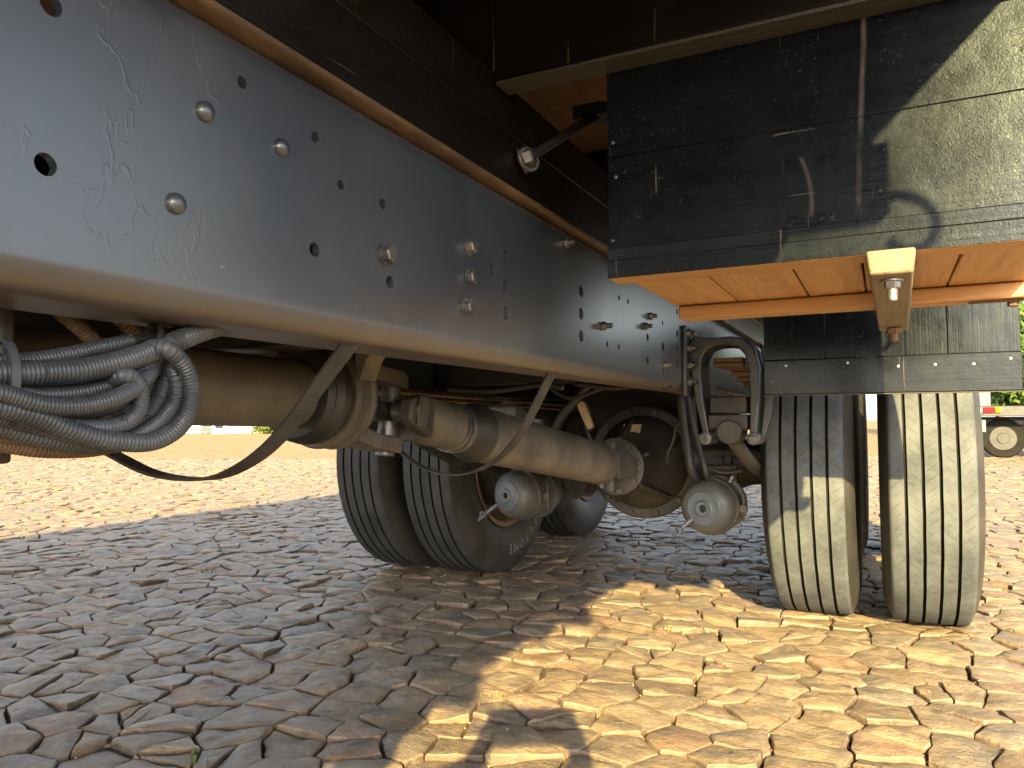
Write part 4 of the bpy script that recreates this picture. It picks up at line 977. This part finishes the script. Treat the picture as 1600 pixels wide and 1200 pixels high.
for s_ in (-1, 1):
    hip = nd(PA + .10 * s_, -.75, .40, .090, pel); kn = nd(PA + .14 * s_, -.48, .075, .060, hip); sh = nd(PA + .14 * s_, -.66, .080, .054, kn); an = nd(PA + .13 * s_, -.88, .070, .038, sh); fo = nd(PA + .13 * s_, -.95, .060, .036, an); to = nd(PA + .135 * s_, -.97, .030, .030, fo)
    so = nd(PA + .165 * s_, -.60, .69, .064, ch); hx_ = -.160 if s_ < 0 else .010
    el = nd(PA + (.20 if s_ > 0 else -.16) , -.34, .54, .043, so); wr_ = nd(hx_ + .02 * s_, -.085, .600, .026, el); pm = nd(hx_ + .006 * s_, -.038, .640, .022, wr_)
    for k in range(4):
        z = .672 - k * .016; k1 = nd(hx_ + .004 * s_, -.022, z, .0085, pm); k2 = nd(hx_ + .004 * s_, .004, z, .008, k1); nd(hx_ - (.026 - .003 * abs(k - 1)) * s_, .006 if k else .004, z - .002, .007, k2)
    t1 = nd(hx_ - .012 * s_, -.034, .628, .010, pm); nd(hx_ - .030 * s_, -.026, .640, .0085, t1)
me = bpy.data.meshes.new('body'); me.from_pydata([n[0] for n in nodes], edges, [])
bo = bpy.data.objects.new('body', me); col.objects.link(bo)
bo.modifiers.new('skin', 'SKIN'); bo.modifiers['skin'].use_smooth_shade = True
for i, (p, r_) in enumerate(nodes):
    sv = me.skin_vertices[0].data[i]; sv.radius = (r_, r_); sv.use_root = (i == 0)
ss = bo.modifiers.new('sub', 'SUBSURF'); ss.levels = ss.render_levels = 1
dg = bpy.context.evaluated_depsgraph_get(); me2 = bpy.data.meshes.new_from_object(bo.evaluated_get(dg))
bm = bmesh.new(); bm.from_mesh(me2)
hc = Vector(W(PA, -.475, .885))                       # the head, with brow, nose, lips, chin and ears
hm = bmesh.new(); bmesh.ops.create_uvsphere(hm, u_segments=36, v_segments=24, radius=1)
for v in hm.verts:
    a, b, z = v.co.x, v.co.y, v.co.z
    wx = .076 * (1 - .22 * max(0, -z) ** 1.5); fwd = .098; q = Vector((a * wx, b * fwd, z * .118))
    g_ = lambda x0, z0, sx, sz: math.exp(-((a - x0) / sx) ** 2 - ((z - z0) / sz) ** 2) if b > 0 else 0
    q.y += .024 * g_(0, -.12, .16, .20) + .008 * g_(0, .16, .6, .12) - .010 * (g_(.36, .04, .2, .12) + g_(-.36, .04, .2, .12)) + .009 * g_(0, -.47, .28, .07) - .005 * g_(0, -.40, .3, .05) + .010 * g_(0, -.78, .3, .2)
    if abs(a) > .93 and -.25 < z < .25 and abs(b + .05) < .35: q.x += math.copysign(.016, a)
    v.co = hc + rh * q.x + fh * q.y + Vector((0, 0, q.z))
tmp = bpy.data.meshes.new('tmp'); hm.to_mesh(tmp); hm.free(); bm.from_mesh(tmp); bpy.data.meshes.remove(tmp)
for f in bm.faces:
    c_ = f.calc_center_median(); bb_ = c_.dot(fh); aa = c_.dot(rh); f.smooth = True
    f.material_index = 0
    if c_.z < .775 and bb_ < -.16: f.material_index = 1
    if c_.z < .45 and bb_ < -.38: f.material_index = 2
    if c_.z < .12 and bb_ < -.83: f.material_index = 3
bm.to_mesh(me2); bm.free()
for k in ('skin_tone', 'shirt', 'jeans', 'shoe'): me2.materials.append(M[k])
bo.modifiers.clear(); bo.data = me2; bpy.data.meshes.remove(me); put(bo, per)
m = MB()
for i in range(13):
    th_ = R(-2 + 92 * i / 12); m.v += [tuple(hc + rh * (.083 * math.cos(th_) * math.cos(R(k * 12))) + fh * (.104 * math.cos(th_) * math.sin(R(k * 12)) - .012) + Vector((0, 0, .128 * math.sin(th_) + .004 + (.045 * max(0, math.sin(R(k * 12))) - .03) * math.cos(th_)))) for k in range(30)]
for i in range(12):
    for k in range(30): m.f.append((i * 30 + k, i * 30 + (k + 1) % 30, (i + 1) * 30 + (k + 1) % 30, (i + 1) * 30 + k)); m.mi.append(0)
m.build('hair', 'hair_dark', bo, 0, 60)
for s_ in (-1, 1):
    e_ = hc + rh * .030 * s_ + fh * .083 + Vector((0, 0, .006)); m = MB(); m.lathe(e_ - fh * .012, fh, [(0, .002), (.003, .008), (.008, .011), (.014, .010), (.018, .006), (.0195, .0005)], 16); m.cur = 1; m.lathe(e_ + fh * .005, fh, [(0, .0045), (.0030, .0042), (.0032, .0005)], 12); m.build('eye', ['eye_white', 'phone_body'], bo, 0, 50)
pc = Vector(W(-.076, -.016, .652)); up_ = Vector((0, 0, 1))
m = MB(); m.rings([[pc + rh * (.078 * a) + up_ * (.0385 * b) + fh * d for a, b in ((-1, -.85), (-.93, -1), (.93, -1), (1, -.85), (1, .85), (.93, 1), (-.93, 1), (-1, .85))] for d in (-.0045, .0045)])
ph_ = m.build('phone', 'phone_body', None, .001); tag(ph_, 'dark phone held in the hands of the crouching person', 'phone')
